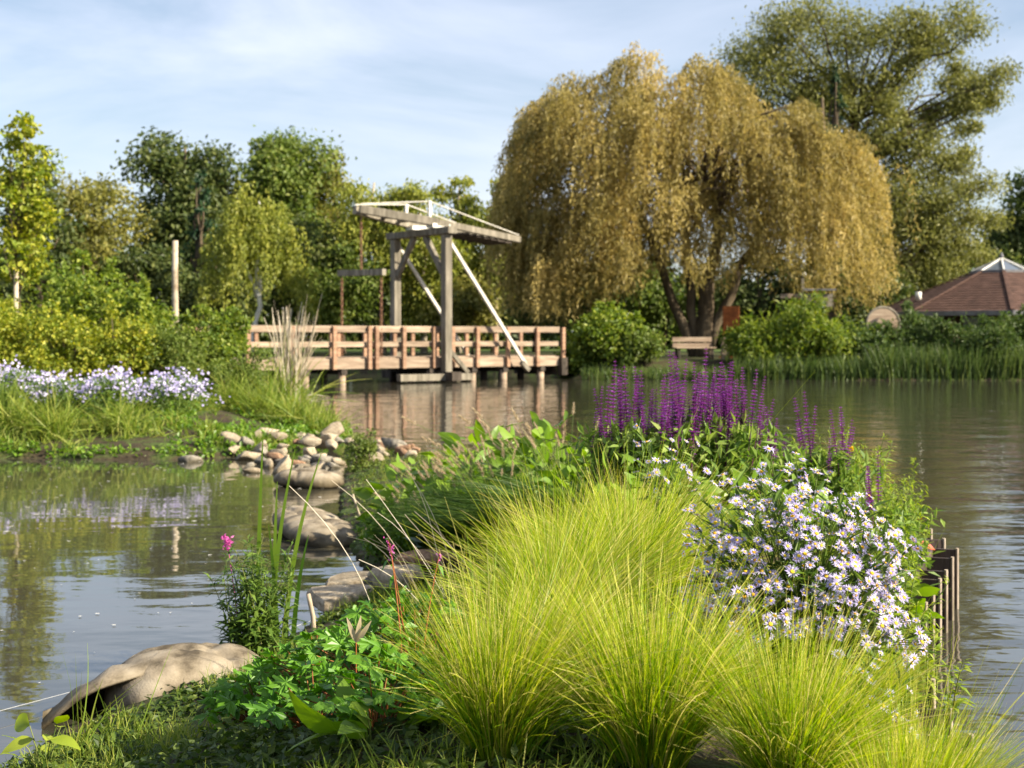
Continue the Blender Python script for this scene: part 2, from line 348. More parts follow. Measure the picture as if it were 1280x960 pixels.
def fbm(X, Y, s, seed=0.0):
    X, Y = np.atleast_1d(X), np.atleast_1d(Y)
    f = 0
    for k, (fx, fy, ph) in enumerate([(1.0, .83, .3), (1.9, -2.2, 1.7), (-3.7, 3.1, 4.1), (6.3, 5.2, 2.2), (-9.1, 8.4, .9)]):
        f = f + np.sin(X * fx * s + ph + seed + 1.3 * np.sin(Y * fy * s * .7 + seed)) * np.cos(Y * fy * s + ph * 2) * .5 ** k
    return f
WALL = [(1.0, -3.0), (1.0, 2.0), (1.08, 3.4), (1.27, 5.0), (1.46, 5.9), (1.70, 6.5), (1.92, 7.05), (2.1, 7.5), (2.27, 7.9), (2.35, 9.0), (2.15, 10.6), (1.6, 12.8)]
SHORE = [(.5, 15.0), (-.5, 16.8), (-1.4, 18.4), (-1.95, 17.6), (-1.9, 16.4), (-1.7, 14.0), (-1.42, 11.6), (-1.12, 9.9), (-.95, 9.05), (-.92, 8.2), (-1.0, 7.5), (-1.25, 6.5), (-1.5, 6.0), (-1.7, 5.4), (-1.72, 4.9), (-1.85, 4.2), (-1.9, 2.0), (-1.9, -3.0)]
PEN = WALL + SHORE
LEFT = [(-3.2, 17.7), (-2.5, 19.5), (-2.5, 21.5), (-3.5, 27), (-4.9, 36), (-6.4, 42.8), (-7.5, 50), (-12, 60), (-62, 64), (-62, 16), (-12, 16.5), (-8, 17.0), (-6.2, 17.35), (-4.2, 17.2)]
FAR = [(-62, 64.2), (-12, 60.5), (-3, 59), (.5, 55), (1.6, 51), (2.3, 48.7), (8, 48.5), (18, 48.4), (40, 47), (70, 45), (70, 76), (-62, 76)]
def h_pen(X, Y):
    ins = inside(X, Y, PEN); dl = seg_dist(X, Y, SHORE, False); dw = seg_dist(X, Y, WALL, False)
    hl = .02 + .10 * sstep(0, .4, dl) + .42 * sstep(.3, 1.75, dl)
    hw = .27 + .28 * sstep(0, .6, dw)
    taper = 1 - .45 * sstep(11, 17, Y)
    h = np.minimum(hl, hw) * taper + .018 * fbm(X, Y, 4.0).reshape(X.shape) * sstep(0.05, .4, dl)
    return np.where(ins, h, -.12 - .25 * np.clip(np.minimum(dl, dw) * 2, 0, 1))
def h_left(X, Y):
    ins = inside(X, Y, LEFT); d = seg_dist(X, Y, LEFT)
    h = .03 + .10 * sstep(0, .6, d) + .34 * sstep(.5, 2.6, d) + .03 * fbm(X, Y, 1.7, 2).reshape(X.shape) * sstep(.1, .8, d)
    return np.where(ins, h, -.1 - .3 * np.clip(d, 0, 1))
def h_far(X, Y):
    ins = inside(X, Y, FAR); d = seg_dist(X, Y, FAR)
    return np.where(ins, .05 + .6 * sstep(0, 1.6, d), -.1 - .4 * np.clip(d, 0, 1))
def gz(x, y):
    X, Y = np.atleast_1d(np.asarray(x, float)), np.atleast_1d(np.asarray(y, float))
    h = np.maximum(np.maximum(h_pen(X, Y), h_left(X, Y)), h_far(X, Y)); h = np.where(Y > 70, .65, h)
    return float(h[0]) if np.ndim(x) == 0 else h
def grid(name, x0, x1, y0, y1, nx, ny, fn, mat):
    X, Y = np.meshgrid(np.linspace(x0, x1, nx), np.linspace(y0, y1, ny)); Z = fn(X, Y)
    i = (np.arange(ny - 1)[:, None] * nx + np.arange(nx - 1)[None]).ravel()
    F = np.stack([i, i + 1, i + nx + 1, i + nx], -1)
    keep = Z.ravel()[F].max(1) > -.34
    o = link(name, mesh(name, np.stack([X, Y, Z], -1), F[keep], smooth=True), mat)
    return kind(o, 'structure')
grid('peninsula_ground', -2.3, 2.9, -3.2, 19, 105, 440, h_pen, M['soil'])
grid('left_bank_ground', -63, -1.8, 15, 64.5, 300, 240, h_left, M['soil'])
grid('far_bank_ground', -62, 70, 47, 76, 260, 120, h_far, M['soil'])  # a lawn slope; the dark soil colour stands in for its shade
def sheet(name, x0, x1, y0, y1, z, mat):
    return kind(link(name, mesh(name, [(x0, y0, z), (x1, y0, z), (x1, y1, z), (x0, y1, z)], [[0, 1, 2, 3]]), mat), 'structure')
sheet('ground', -1500, 1500, 74, 2500, .62, M['lawn'])
sheet('pond_water', -700, 700, -200, 73.9, 0.0, M['water'])

# ------------------------------------------------------------------ trees
def limb(acc, p0, p1, r0, r1, sag=0.0, k=6, ns=7, wob=.06):
    p0, p1 = np.asarray(p0, float), np.asarray(p1, float); t = np.linspace(0, 1, k)[:, None]
    ln = np.linalg.norm(p1 - p0); P = p0 + (p1 - p0) * t + np.array([0, 0, 1.]) * sag * ln * np.sin(t * math.pi)
    P[1:-1] += rng.normal(size=(k - 2, 3)) * wob * ln * .35
    tube(acc, P, r0 + (r1 - r0) * np.linspace(0, 1, k) ** .8, ns)
    return P
def crown_leaves(acc, lobes, clumps, per, ll, lw, droop=.3, spread=.26, shell=.5):
    for (cx, cy, cz, rx, rz) in lobes:
        n = max(3, int(clumps * (rx / 2) ** 1.2 + .5)); d = rvec(n); d[:, 2] = np.where((d[:, 2] < -.3) & (rng.random(n) < .5), -d[:, 2], d[:, 2])
        rr = (shell + (1.05 - shell) * rng.random(n) ** .6)[:, None]
        c = np.array([cx, cy, cz]) + d * rr * np.array([rx, rx, rz])
        tone = rng.normal(size=n) * .16
        P = np.repeat(c, per, 0) + rng.normal(size=(n * per, 3)) * spread * rx * np.array([1, 1, .75])
        D = np.repeat(d, per, 0)
        A = rvec(n * per) + D * .5 + np.array([0, 0, -droop * 1.6]); Nn = rvec(n * per) * .8 + D * .6 + np.array([0, 0, .6])
        r = np.clip(rng.random(n * per) * .75 + .12 + np.repeat(tone, per), 0, 1)
        s = .65 + .7 * rng.random(n * per)
        leaf_quads(acc, P, A, Nn, ll * s, lw * s, r=r)
def make_tree(name, label, cat, x, y, h, rx, base=.25, nl=16, clumps=42, per=22, ll=.3, lw=.17, mat='green_leaf', droop=.3, bark='bark', shape='round', group=None, trunk_r=None, seed=None, lr=.36, spread=.3, dense=1.7, small=.78):
    z0 = gz(x, y) - .05
    t = thing(name, label, cat, (x, y, z0), group=group)
    h *= 1.1 if shape == 'round' else 1.0
    zc0, zc1 = h * base, h; cz, rz = (zc0 + zc1) / 2, (zc1 - zc0) / 2
    lobes = []
    for i in range(nl):
        d = rvec(1)[0]; q = .35 + .4 * rng.random()
        f = 1.0
        zz = d[2] * q
        if shape == 'cone': zz = -0.75 + 1.5 * (i + .5) / nl; f = (1.0 - (zz + .75) / 1.5) * .95 + .1; d = unit(np.array([d[0], d[1], 0])); q = .55
        if shape == 'flame': zz = -.7 + 1.4 * (i + .5) / nl; f = np.sqrt(max(.06, 1 - ((zz + .35) / 1.1) ** 2)); d = unit(np.array([d[0], d[1], 0])); q = .25 + .35 * rng.random()
        l = lr * (.7 + .6 * rng.random()) * rx * (f if shape != 'round' else 1)
        l = max(l, .12 * rx)
        lobes.append((d[0] * rx * q * f, d[1] * rx * q * f, cz + zz * rz, l, l * (.8 if shape == 'round' else 1.0)))
    acc = Acc(); tr = trunk_r or .022 * h
    top = np.array([rng.normal() * .03 * h, rng.normal() * .03 * h, h * .82])
    P = limb(acc, (0, 0, 0), top, tr, tr * .2, k=9, ns=8, wob=.03)
    for lb in lobes:
        k = np.clip(int(2 + 6 * (lb[2] * .55) / h), 1, 7)
        limb(acc, P[k], lb[:3], tr * .42, tr * .08, .06, 5, 5)
    link('trunk', acc.mesh('trunk', True), M[bark], t)
    acc = Acc(); crown_leaves(acc, lobes, clumps * dense, per, ll * small, lw * small, droop, spread=spread)
    link('crown', acc.mesh('crown'), M[mat], t)
    return t
G = 'trees of the wood behind the bridge'
make_tree('maple_tree', 'tall dark green tree rising behind the bare wooden pole', 'tree', XD(236, 74), 74, 11.9, 3.3, .1, 20, 44, 22, .34, .22, 'dark_leaf', group=G)
make_tree('broadleaf_tree', 'tall mid green tree with a broad round top behind the dry reed stems', 'tree', XD(352, 76), 76, 12.0, 3.5, .12, 20, 44, 22, .34, .2, 'green_leaf', group=G)
make_tree('spruce_tree', 'small dark conifer standing in front of the tall dark tree', 'tree', XD(250, 68), 68, 9.8, 1.5, .2, 14, 50, 22, .25, .1, 'conifer_leaf', shape='cone', group=G)
make_tree('ash_tree', 'loose olive green tree between the young yellow tree and the dark tree', 'tree', XD(128, 68), 68, 9.4, 3.0, .1, 15, 34, 20, .3, .18, 'olive_leaf', group=G)
make_tree('ash_tree', 'olive green tree filling the gap between the two tallest trees of the wood', 'tree', XD(298, 80), 80, 10.4, 3.0, .08, 18, 44, 22, .3, .18, 'olive_leaf', group=G)
make_tree('poplar_tree', 'dark tree showing behind the young yellow tree', 'tree', XD(48, 64), 64, 10.2, 2.1, .1, 14, 44, 22, .32, .2, 'dark_leaf', shape='flame', group=G)
make_tree('alder_tree', 'olive tree overlapping the broad round-topped tree towards the bridge', 'tree', XD(422, 76), 76, 10.6, 2.9, .08, 16, 40, 22, .3, .18, 'olive_leaf', group=G)
make_tree('birch_tree', 'yellow green birch behind the raised arm of the drawbridge', 'tree', XD(478, 70), 70, 9.4, 2.8, .06, 16, 44, 22, .3, .15, 'birch_leaf', droop=.7, bark='pale_bark', group=G)
make_tree('birch_tree', 'slender birch rising above the crossbeam of the drawbridge', 'tree', XD(572, 71.5), 71.5, 10.2, 2.3, .1, 15, 44, 22, .3, .15, 'birch_leaf', droop=.7, bark='pale_bark', shape='flame', group=G)
make_tree('birch_tree', 'low yellow green birch beside the hanging edge of the willow', 'tree', XD(618, 70.5), 70.5, 8.9, 2.4, .06, 14, 44, 22, .3, .15, 'birch_leaf', droop=.7, bark='pale_bark', group=G)
make_tree('birch_tree', 'bright birch low behind the leaning struts of the drawbridge', 'tree', XD(530, 69), 69, 8.2, 2.7, .03, 16, 44, 22, .28, .15, 'birch_leaf', droop=.7, bark='pale_bark', group=G)
make_tree('hazel_tree', 'dark green undergrowth tree behind the hanging spreader of the drawbridge', 'tree', XD(430, 68), 68, 4.6, 2.6, .02, 14, 40, 22, .28, .18, 'green_leaf', group=G)
make_tree('oak_tree', 'dark tree at the edge of the wood behind the pavilion roof', 'tree', XD(1290, 84), 84, 11.6, 3.2, .05, 18, 46, 22, .36, .24, 'dark_leaf')
make_tree('yew_tree', 'dark conifer spire showing between the willow and the tall tree', 'tree', XD(1042, 71), 71, 15.5, 1.3, .45, 14, 60, 22, .26, .1, 'conifer_leaf', shape='cone')
for i, (px, d, h, rx, mt, lb) in enumerate([
    (20, 66, 5.5, 2.6, 'green_leaf', 'low green tree at the foot of the dark tree behind the young yellow tree'),
    (105, 72, 6.0, 2.8, 'dark_leaf', 'dark low tree under the loose olive tree'),
    (180, 66, 5.2, 2.4, 'dark_leaf', 'dark low tree beside the bare wooden pole'),
    (275, 66, 5.0, 2.4, 'dark_leaf', 'dark low tree below the weeping birch'),
    (385, 70, 6.4, 2.6, 'dark_leaf', 'dark low tree behind the dry reed stems'),
    (590, 67, 3.4, 2.0, 'olive_leaf', 'olive low tree behind the far rail of the drawbridge'),
    (668, 78, 5.6, 2.6, 'dark_leaf', 'dark low tree behind the willow skirt'),
    (745, 74, 5.0, 2.8, 'dark_leaf', 'dark low tree seen under the willow'),
    (830, 74, 5.2, 2.8, 'green_leaf', 'green low tree seen between the willow trunks'),
    (950, 74, 5.4, 2.8, 'dark_leaf', 'dark low tree behind the wooden signboard'),
    (1080, 72, 5.2, 2.6, 'dark_leaf', 'dark low tree behind the round disc'),
    (1180, 78, 5.8, 2.8, 'green_leaf', 'green low tree rising over the pavilion eaves'),
]):
    make_tree('understory_tree', lb, 'tree', XD(px, d), d, h, rx, .02, 12, 40, 20, .3, .19, mt, group='low trees along the far bank')

def strand_set(acc, P0, out, Ln, droop_in=.5, step=.085, ll=.17, lw=.04, arch=.35, jit=.06, tones=None):
    """hanging twigs: each starts outwards then falls; leaves along it"""
    n = len(P0)
    for i in range(n):
        m = max(4, int(Ln[i] / step)); t = np.linspace(0, 1, m)
        hx = out[i] * arch * Ln[i] * (1 - np.exp(-3 * t))[:, None]
        z = -Ln[i] * (t ** 1.25) + .12 * Ln[i] * np.sin(np.clip(t * 3, 0, math.pi))
        P = P0[i] + hx + np.stack([np.zeros(m), np.zeros(m), z], 1) + rng.normal(size=(m, 3)) * jit
        A = np.stack([np.zeros(m), np.zeros(m), -np.ones(m)], 1) + rng.normal(size=(m, 3)) * .55 + out[i] * .25
        tone = np.clip(rng.random() * .5 + rng.random(m) * .5 + (tones[i] if tones else 0), 0, 1)
        s = .7 + .6 * rng.random(m)
        leaf_quads(acc, P, A, rvec(m) + out[i], ll * s, lw * s, r=tone)
def make_willow():
    x, y = XD(876, 58), 58.0
    t = thing('weeping_willow', 'large golden weeping willow hanging over the bench on the bank', 'tree', (x, y, gz(x, y)))
    acc = Acc()
    limb(acc, (.1, 0, -.1), (.25, 0, 3.2), .42, .3, 0, 6, 9, .02); limb(acc, (.25, 0, 3.1), (1.4, .3, 8), .3, .1, .05, 7, 8)
    limb(acc, (-.2, .1, -.1), (-1.9, .2, 4.6), .26, .16, -.02, 7, 8, .04); limb(acc, (-1.9, .2, 4.5), (-4.0, .5, 8.5), .17, .06, .08, 6)
    limb(acc, (.05, .1, .3), (-.6, .3, 4.2), .24, .16, .0, 6, 8); limb(acc, (-.6, .3, 4.1), (-1.2, 0, 9.8), .17, .06, 0, 6)
    limb(acc, (.35, 0, .5), (1.6, -.1, 3.9), .27, .16, -.03, 6, 8, .04); limb(acc, (1.6, -.1, 3.8), (4.6, .2, 7.4), .17, .06, .1, 6)
    for k in range(26):
        a = rng.random() * 6.28; q = 2.4 + 2.4 * rng.random()
        limb(acc, (rng.normal() * .6, 0, 4.5 + rng.random() * 3), (q * math.cos(a), q * math.sin(a) * .8, 6.4 + 4 * rng.random()), .1, .03, .12, 5, 5)
    link('trunk', acc.mesh('trunk', True), M['bark'], t)
    # crown outline (local X, top z) measured off the photograph at 58 m
    ox = np.array([-8.0, -7.7, -7.2, -5.7, -4.4, -2.5, -.5, .8, 2.1, 3.5, 5.0, 6.1, 6.9, 7.2]); oz = np.array([6.0, 8.3, 10.1, 11.0, 11.8, 12.2, 12.2, 11.5, 10.8, 9.9, 9.9, 8.7, 6.8, 5.0])
    bz = np.array([2.6, 1.6, 1.2, .8, 1.0, 2.4, 3.2, 3.4, 3.2, 2.8, 2.2, 1.8, 2.0, 2.6])
    P0, O, LN, TN = [], [], [], []
    nl = 260
    nf = lambda v: .55 * math.sin(v * 2.1 + .6) + .4 * math.sin(v * 4.7 + 2)
    for k in range(nl):
        lx = -7.7 + 14.7 * ((k * .618034) % 1); ly = (rng.random() * 2 - 1) * 5.2 * math.sqrt(max(.04, 1 - (lx / 8.4) ** 2))
        if k % 8 == 0: lx = -7.6 + 5.2 * rng.random(); ly = -3.2 + 4 * rng.random()
        q = 1 - (ly / 5.8) ** 2
        top = (np.interp(lx, ox, oz) + nf(lx) - 3) * math.sqrt(max(.05, q)) + 3
        lev = (3.0 + 4.5 * rng.random()) if k % 8 == 0 else top - .3 if rng.random() < .4 else 3.2 + (top - 3.3) * rng.random()
        floor = np.interp(lx, ox, bz) + rng.random() * .9
        ns = 24; tn = rng.normal() * .22
        c = np.array([lx, ly, lev]); out = unit(np.array([lx, ly * 1.2, 0.01]))
        for j in range(ns):
            p = c + rng.normal(size=3) * np.array([.36, .36, .3])
            p[2] = min(p[2], np.interp(p[0], ox, oz) + nf(p[0]) * .6)
            L_ = min(.7 + 2.3 * rng.random() ** 1.3 + .5 * (lev > 7), max(.6, p[2] - floor))
            P0.append(p); O.append(unit(out + rng.normal(size=3) * .5 * np.array([1, 1, 0]))); LN.append(L_); TN.append(tn)
    acc = Acc(); strand_set(acc, np.array(P0), np.array(O), np.array(LN), step=.06, ll=.2, lw=.055, arch=.3, jit=.055, tones=TN)
    link('crown', acc.mesh('crown'), M['willow_leaf'], t)
make_willow()

def make_weeping_birch():
    x, y = XD(318, 62), 62.0
    t = thing('weeping_birch', 'weeping birch with white forked trunk in front of the dark wood', 'tree', (x, y, gz(x, y) - .05), group=G)
    acc = Acc(); P = limb(acc, (0, 0, 0), (.15, 0, 3.0), .13, .1, 0, 5); limb(acc, (.1, 0, 2.6), (.9, 0, 4.6), .09, .03); limb(acc, (.1, 0, 2.6), (-.8, .2, 5.2), .09, .03); limb(acc, (.15, 0, 3), (.2, 0, 6.8), .09, .03)
    link('trunk', acc.mesh('trunk', True), M['white_paint'], t)
    P0, O, LN = [], [], []
    for k in range(70):
        lx = rng.normal() * 1.0; lx = np.clip(lx, -2, 2); ly = np.clip(rng.normal() * .9, -1.8, 1.8); top = 7.4 * math.sqrt(max(.1, 1 - (lx / 2.4) ** 2 - (ly / 3) ** 2))
        lz = max(2.8, top * (.6 + .4 * rng.random()))
        for j in range(9):
            P0.append(np.array([lx, ly, lz]) + rng.normal(size=3) * .25); O.append(unit(np.array([lx, ly, .01]) + rng.normal(size=3) * np.array([.6, .6, 0]))); LN.append(.7 + 1.0 * rng.random())
    acc = Acc(); strand_set(acc, np.array(P0), np.array(O), np.array(LN), step=.06, ll=.17, lw=.09, arch=.25)
    link('crown', acc.mesh('crown'), M['birch_leaf'], t)
make_weeping_birch()

def make_tall_tree():
    d = 74.0; x = XD(1080, d)
    t = thing('tall_poplar', 'tall spreading tree with layered branches rising behind the willow', 'tree', (x, d, .6))
    def loc(px, py, dy=0.0): return np.array([(px - 1080) / FPX * d, dy, ZY(py, d) - .6])
    spots = [(935, 75, 1.5), (905, 110, 1.2), (965, 45, 1.5), (1000, 35, 1.3), (1040, 40, 1.5), (1080, 55, 1.4), (1120, 45, 1.3), (1150, 60, 1.2), (1180, 40, 1.2), (1205, 55, 1.0), (1140, 30, .8),
             (950, 120, 1.6), (990, 90, 1.6), (1060, 100, 1.6), (1110, 110, 1.6), (1170, 130, 1.0), (1215, 110, 1.1), (1240, 100, .9), (1200, 150, .9), (1232, 130, .8), (1020, 150, 1.7), (1090, 170, 1.7), (1140, 190, 1.6), (1175, 215, 1.3),
             (1060, 230, 1.6), (1120, 250, 1.7), (1180, 255, 1.5), (1215, 240, 1.0), (1225, 275, .8), (1150, 300, 1.6), (1200, 300, 1.1), (1100, 310, 1.6), (1170, 340, 1.2), (1120, 350, 1.4), (1210, 330, .9), (1070, 350, 1.2), (1160, 270, 1.4)]
    acc = Acc(); P = limb(acc, (.3, 0, 0), loc(1065, 120), .42, .1, 0, 11, 9, .015)
    lobes = []
    for px, py, r_ in spots:
        for s in (-1, 1):
            c = loc(px + rng.normal() * 6, py + rng.normal() * 6, s * (1.1 + 1.2 * rng.random()))
            lobes.append((*c, r_ * .82, r_ * .56))
            q_ = c * (.72 + .22 * rng.random()) + rng.normal(size=3) * .5; q_[2] = max(q_[2], 4.5); lobes.append((*q_, r_ * .45, r_ * .35))
            k = int(np.clip((c[2] - 2.2) / 14 * 10, 1, 9)); limb(acc, P[k], c, .12, .03, .04, 6, 5)
    link('trunk', acc.mesh('trunk', True), M['bark'], t)
    acc = Acc(); crown_leaves(acc, lobes, 100, 20, .22, .085, .35, .42, .2)
    link('crown', acc.mesh('crown'), M['tall_leaf'], t)
make_tall_tree()

# far woodland that reads as one mass
acc = Acc(); n = 26000
xs = rng.uniform(-62, 70, n); hh = 5.0 + 1.2 * np.sin(xs * .35) + .8 * np.sin(xs * .9 + 1); P = np.stack([xs, 96 + rng.normal(size=n) * 1.5, .6 + hh * rng.random(n) ** .9], 1)
leaf_quads(acc, P, rvec(n), rvec(n) + np.array([0, -1, .6]), .75, .5)
kind(link('woodland', acc.mesh('woodland'), M['dark_leaf']), 'stuff', 'dark mass of distant woodland closing the view behind the trees')

# young yellow tree with stake on the left bank
yt = make_tree('young_tree', 'slim young tree with yellow green leaves and a wooden stake', 'tree', XD(28, 28), 28, 6.1, .85, .22, 30, 75, 18, .11, .085, 'yellow_leaf', shape='flame', trunk_r=.035, lr=.36, spread=.34, dense=1.0, small=1.0)
acc = Acc(); tube(acc, [(-.1, -.12, 0), (-.08, -.12, 2.35)], .045, 8); link('stake', acc.mesh('stake', True), M['pale_bark'], yt)

# ------------------------------------------------------------------ shrubs
def shrub(name, label, x, y, h, rx, mat, ll=.07, lw=.05, nl=14, clumps=70, per=18, group=None, ry=None, spread=.4, droop=.15, lift=.1):
    z0 = gz(x, y) - .03; t = thing(name, label, 'shrub', (x, y, z0), group=group); lobes = []; ry = ry or rx
    for i in range(nl):
        a = rng.random() * 6.28; q = math.sqrt(rng.random()) * .72; zz = (lift + (1 - lift) * rng.random() * math.sqrt(1 - q * q)) * h * .84
        l = rx * (.26 + .16 * rng.random()); lobes.append((rx * q * math.cos(a), ry * q * math.sin(a), max(zz, l * .5), l, l * .85))
        if i % 2: b_ = rng.random() * 6.28; w_ = .75 + .35 * rng.random(); lobes.append((rx * q * math.cos(a) + rx * .2 * math.cos(b_), ry * w_ * math.sin(b_) * .8, min(1.12 * h, zz + l * (.7 + .8 * rng.random())), rx * .13, rx * .22))
    acc = Acc()
    for lb in lobes: limb(acc, (lb[0] * .25, lb[1] * .25, 0), lb[:3], .02 * h, .006, .03, 5, 5)
    link('stem', acc.mesh('stem', True), M['bark'], t)
    acc = Acc()
    # clump count scaled to lobe size
    crown_leaves(acc, lobes, clumps * (2 / (rx * .34)) ** 1.2 * .5, per, ll, lw, droop, spread, .35)
    link('foliage', acc.mesh('foliage'), M[mat], t)
    return t
LB = 'shrubs on the near bank beside the bridge'
shrub('green_shrub', 'green leafy shrub under the young yellow tree', XD(95, 26.5), 26.5, 2.35, 1.25, 'hedge_leaf', .085, .065, 20, 60, 18, LB)
shrub('green_shrub', 'green leafy shrub at the edge of the yellow shrubs, near the bare pole', XD(168, 25.5), 25.5, 2.2, .85, 'hedge_leaf', .085, .065, 16, 55, 18, LB)
shrub('yellow_shrub', 'golden leaved shrub in front of the stake of the young tree', XD(15, 24.2), 24.2, 1.6, .95, 'yellow_leaf', .06, .045, 18, 65, 18, LB)
shrub('yellow_shrub', 'golden leaved shrub in the middle of the shrub row', XD(85, 23.6), 23.6, 1.55, .9, 'yellow_leaf', .06, .045, 18, 65, 18, LB)
shrub('yellow_shrub', 'golden leaved shrub with green shoots behind the lilac asters', XD(148, 23.6), 23.6, 1.4, .8, 'yellow_leaf', .06, .045, 16, 60, 18, LB)
shrub('green_shrub', 'tall leafy shrub hiding the end of the bridge rail', XD(262, 24.5), 24.5, 2.0, .75, 'hedge_leaf', .07, .05, 18, 65, 18, LB)
shrub('dark_shrub', 'dark green fine leaved shrub before the bridge rail', XD(218, 23.6), 23.6, 1.35, .6, 'green_leaf', .05, .035, 14, 60, 18, LB)
shrub('dark_shrub', 'fine leaved shrub beside the dry reed stems', XD(300, 23.8), 23.8, 1.25, .62, 'green_leaf', .05, .03, 14, 60, 18, LB)
FB = 'shrubs along the far bank'
shrub('green_shrub', 'low leafy shrub crowding the last post of the bridge rail', XD(722, 50.6), 50.6, 1.15, .8, 'hedge_leaf', .13, .1, 14, 50, 16, FB)
shrub('green_shrub', 'leafy shrub near the end of the bridge rail', XD(762, 50.4), 50.4, 1.75, 1.25, 'hedge_leaf', .14, .11, 20, 50, 16, FB)
shrub('green_shrub', 'low leafy shrub in front of the bench', XD(800, 50), 50, 1.1, .9, 'green_leaf', .13, .1, 14, 50, 16, FB)
shrub('willow_shrub', 'pale green shrub with long leaves below the rusty panel', XD(945, 50), 50, 1.7, 1.0, 'hedge_leaf', .2, .06, 18, 55, 16, FB, droop=.4)
shrub('willow_shrub', 'pale green shrub with brown flower tips before the signboard', XD(1010, 50.3), 50.3, 1.9, 1.75, 'hedge_leaf', .2, .06, 22, 55, 16, FB, droop=.4)
shrub('dark_shrub', 'dark shrub below the round disc', XD(1090, 50.5), 50.5, 1.3, 1.1, 'reed_leaf', .16, .08, 16, 50, 16, FB)
shrub('dark_shrub', 'dark shrub under the near eaves of the pavilion', XD(1150, 51), 51, 1.7, 1.2, 'reed_leaf', .16, .06, 16, 50, 16, FB, droop=.4)
shrub('dark_shrub', 'dark shrub below the pale picnic bench', XD(1225, 50), 50, 1.2, 1.3, 'reed_leaf', .16, .06, 16, 50, 16, FB, droop=.4)
shrub('dark_shrub', 'dark tall shrub at the end of the reed bank', XD(1290, 50.5), 50.5, 1.9, 1.2, 'reed_leaf', .16, .06, 16, 50, 16, FB, droop=.4)
# reeds at the foot of the far bank
acc = Acc(); n = 5200; xs = np.concatenate([rng.uniform(7.6, 18.6, 4200), rng.uniform(2.4, 7.6, 1000)]); ys = 48.35 + rng.random(n) * 1.4
ht = np.where(xs > 12.2, 1.1, .8) * (.6 + .6 * rng.random(n)) * np.where(xs < 7.6, .6, 1)
P = np.stack([xs, ys, np.full(n, -.02)], 1); D = unit(rng.normal(size=(n, 3)) * .12 + np.array([0, 0, 1.]))
blades(acc, P, D, ht, rng.normal(size=(n, 3)) * .18 * np.array([1, 1, .3]), .035, 4)
kind(link('reeds', acc.mesh('reeds'), M['reed_leaf']), 'stuff', 'green reeds growing along the waterline of the far bank')
# ------------------------------------------------------------------ drawbridge
AX, BX = np.array([.794, .607, 0]), np.array([-.607, .794, 0]); O0 = np.array([-2.13, 46.2, 0])
def bs(px, off=0.0):
    r = (px - 640) / FPX; o = O0 + BX * off
    return (r * o[1] - o[0]) / (AX[0] - r * AX[1])
br = thing('drawbridge', 'wooden drawbridge with grey lifting frame and pinkish timber rails over the water', 'bridge', tuple(O0))
def Q(s, b, z): return AX * s + BX * b + np.array([0, 0, z])
S0, S1 = -12.0, bs(706); WB = 3.05; R0 = .22; R1 = R0 + 2.55
leaf0, leaf1 = bs(466), bs(548)
for j, b in ((0, R0), (1, R1)):
    pxs = [245, 310, 365, 418, 462, 471, 505, 543, 566, 597, 635, 672, 704]
    ss = [bs(p, R0) for p in pxs] if j == 0 else [bs(p, R0) + .1 for p in pxs]
    for s in [-11.6, -10.2] + ss:
        beam('rail_post', Q(s, b, .46), Q(s, b, 1.80), .11, .13, M['new_wood'], br, up=tuple(AX))
    dz = .11 if j == 0 else -.11
    for (a, c) in ((S0, leaf0 - .03), (leaf0 + .03, leaf1 - .04), (leaf1 + .04, S1)):
        beam('top_rail', Q(a, b + dz * .75, 1.72), Q(c, b + dz * .75, 1.72), .06, .2, M['pale_wood'], br)
        beam('middle_rail', Q(a, b + dz, 1.235), Q(c, b + dz, 1.235), .05, .16, M['pale_wood'], br)
        beam('edge_beam', Q(a, b + dz * 1.05, .63), Q(c, b + dz * 1.05, .63), .09, .32, M['pale_wood'], br)
k = 0; s = S0
while s < S1:
    beam('deck_plank', Q(s + .07, R0 + .17, .80), Q(s + .07, R1 - .17, .80), .135, .045, M['pale_wood'], br, bev=0); s += .15
for s in (-9, -5.0, -3.7, -.4, 1.3, 2.6, 4.2):
    for b in (R0 + .15, (R0 + R1) / 2, R1 - .15):
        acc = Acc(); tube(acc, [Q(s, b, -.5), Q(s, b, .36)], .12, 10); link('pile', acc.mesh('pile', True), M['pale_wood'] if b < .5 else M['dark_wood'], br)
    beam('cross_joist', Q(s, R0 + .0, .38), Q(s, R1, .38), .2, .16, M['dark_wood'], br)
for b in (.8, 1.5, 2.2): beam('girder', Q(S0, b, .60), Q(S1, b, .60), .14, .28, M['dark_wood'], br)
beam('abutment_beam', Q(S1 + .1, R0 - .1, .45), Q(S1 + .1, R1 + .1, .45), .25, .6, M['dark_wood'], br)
# lifting frame
for b in (0, WB): beam('frame_post', Q(0, b, -.4), Q(0, b, 4.78), .29, .27, M['grey_wood'], br, up=tuple(AX), bev=.015)
beam('frame_crossbeam', Q(0, -.35, 4.93), Q(0, WB + .35, 4.91), .34, .22, M['grey_wood'], br, bev=.015)
for b, sg in ((.16, 1), (WB - .16, -1)): beam('knee_brace', Q(-.02, b, 3.55), Q(-.02, b + sg * 1.05, 4.82), .14, .2, M['grey_wood'], br)
for b in (0, WB):
    beam('raking_strut', Q(.15, b, 4.55), Q(3.25, b - .05, .5), .09, .11, M['strut_paint'], br)
    beam('strut_foot', Q(3.05, b - .05, .62), Q(3.35, b - .05, .34), .16, .16, M['grey_wood'], br)
    beam('post_foot_brace', Q(.1, b, 1.05), Q(.85, b, .3), .12, .14, M['grey_wood'], br)
beam('sill_beam', Q(0, -.6, .2), Q(0, WB + .6, .2), .36, .28, M['dark_wood'], br)
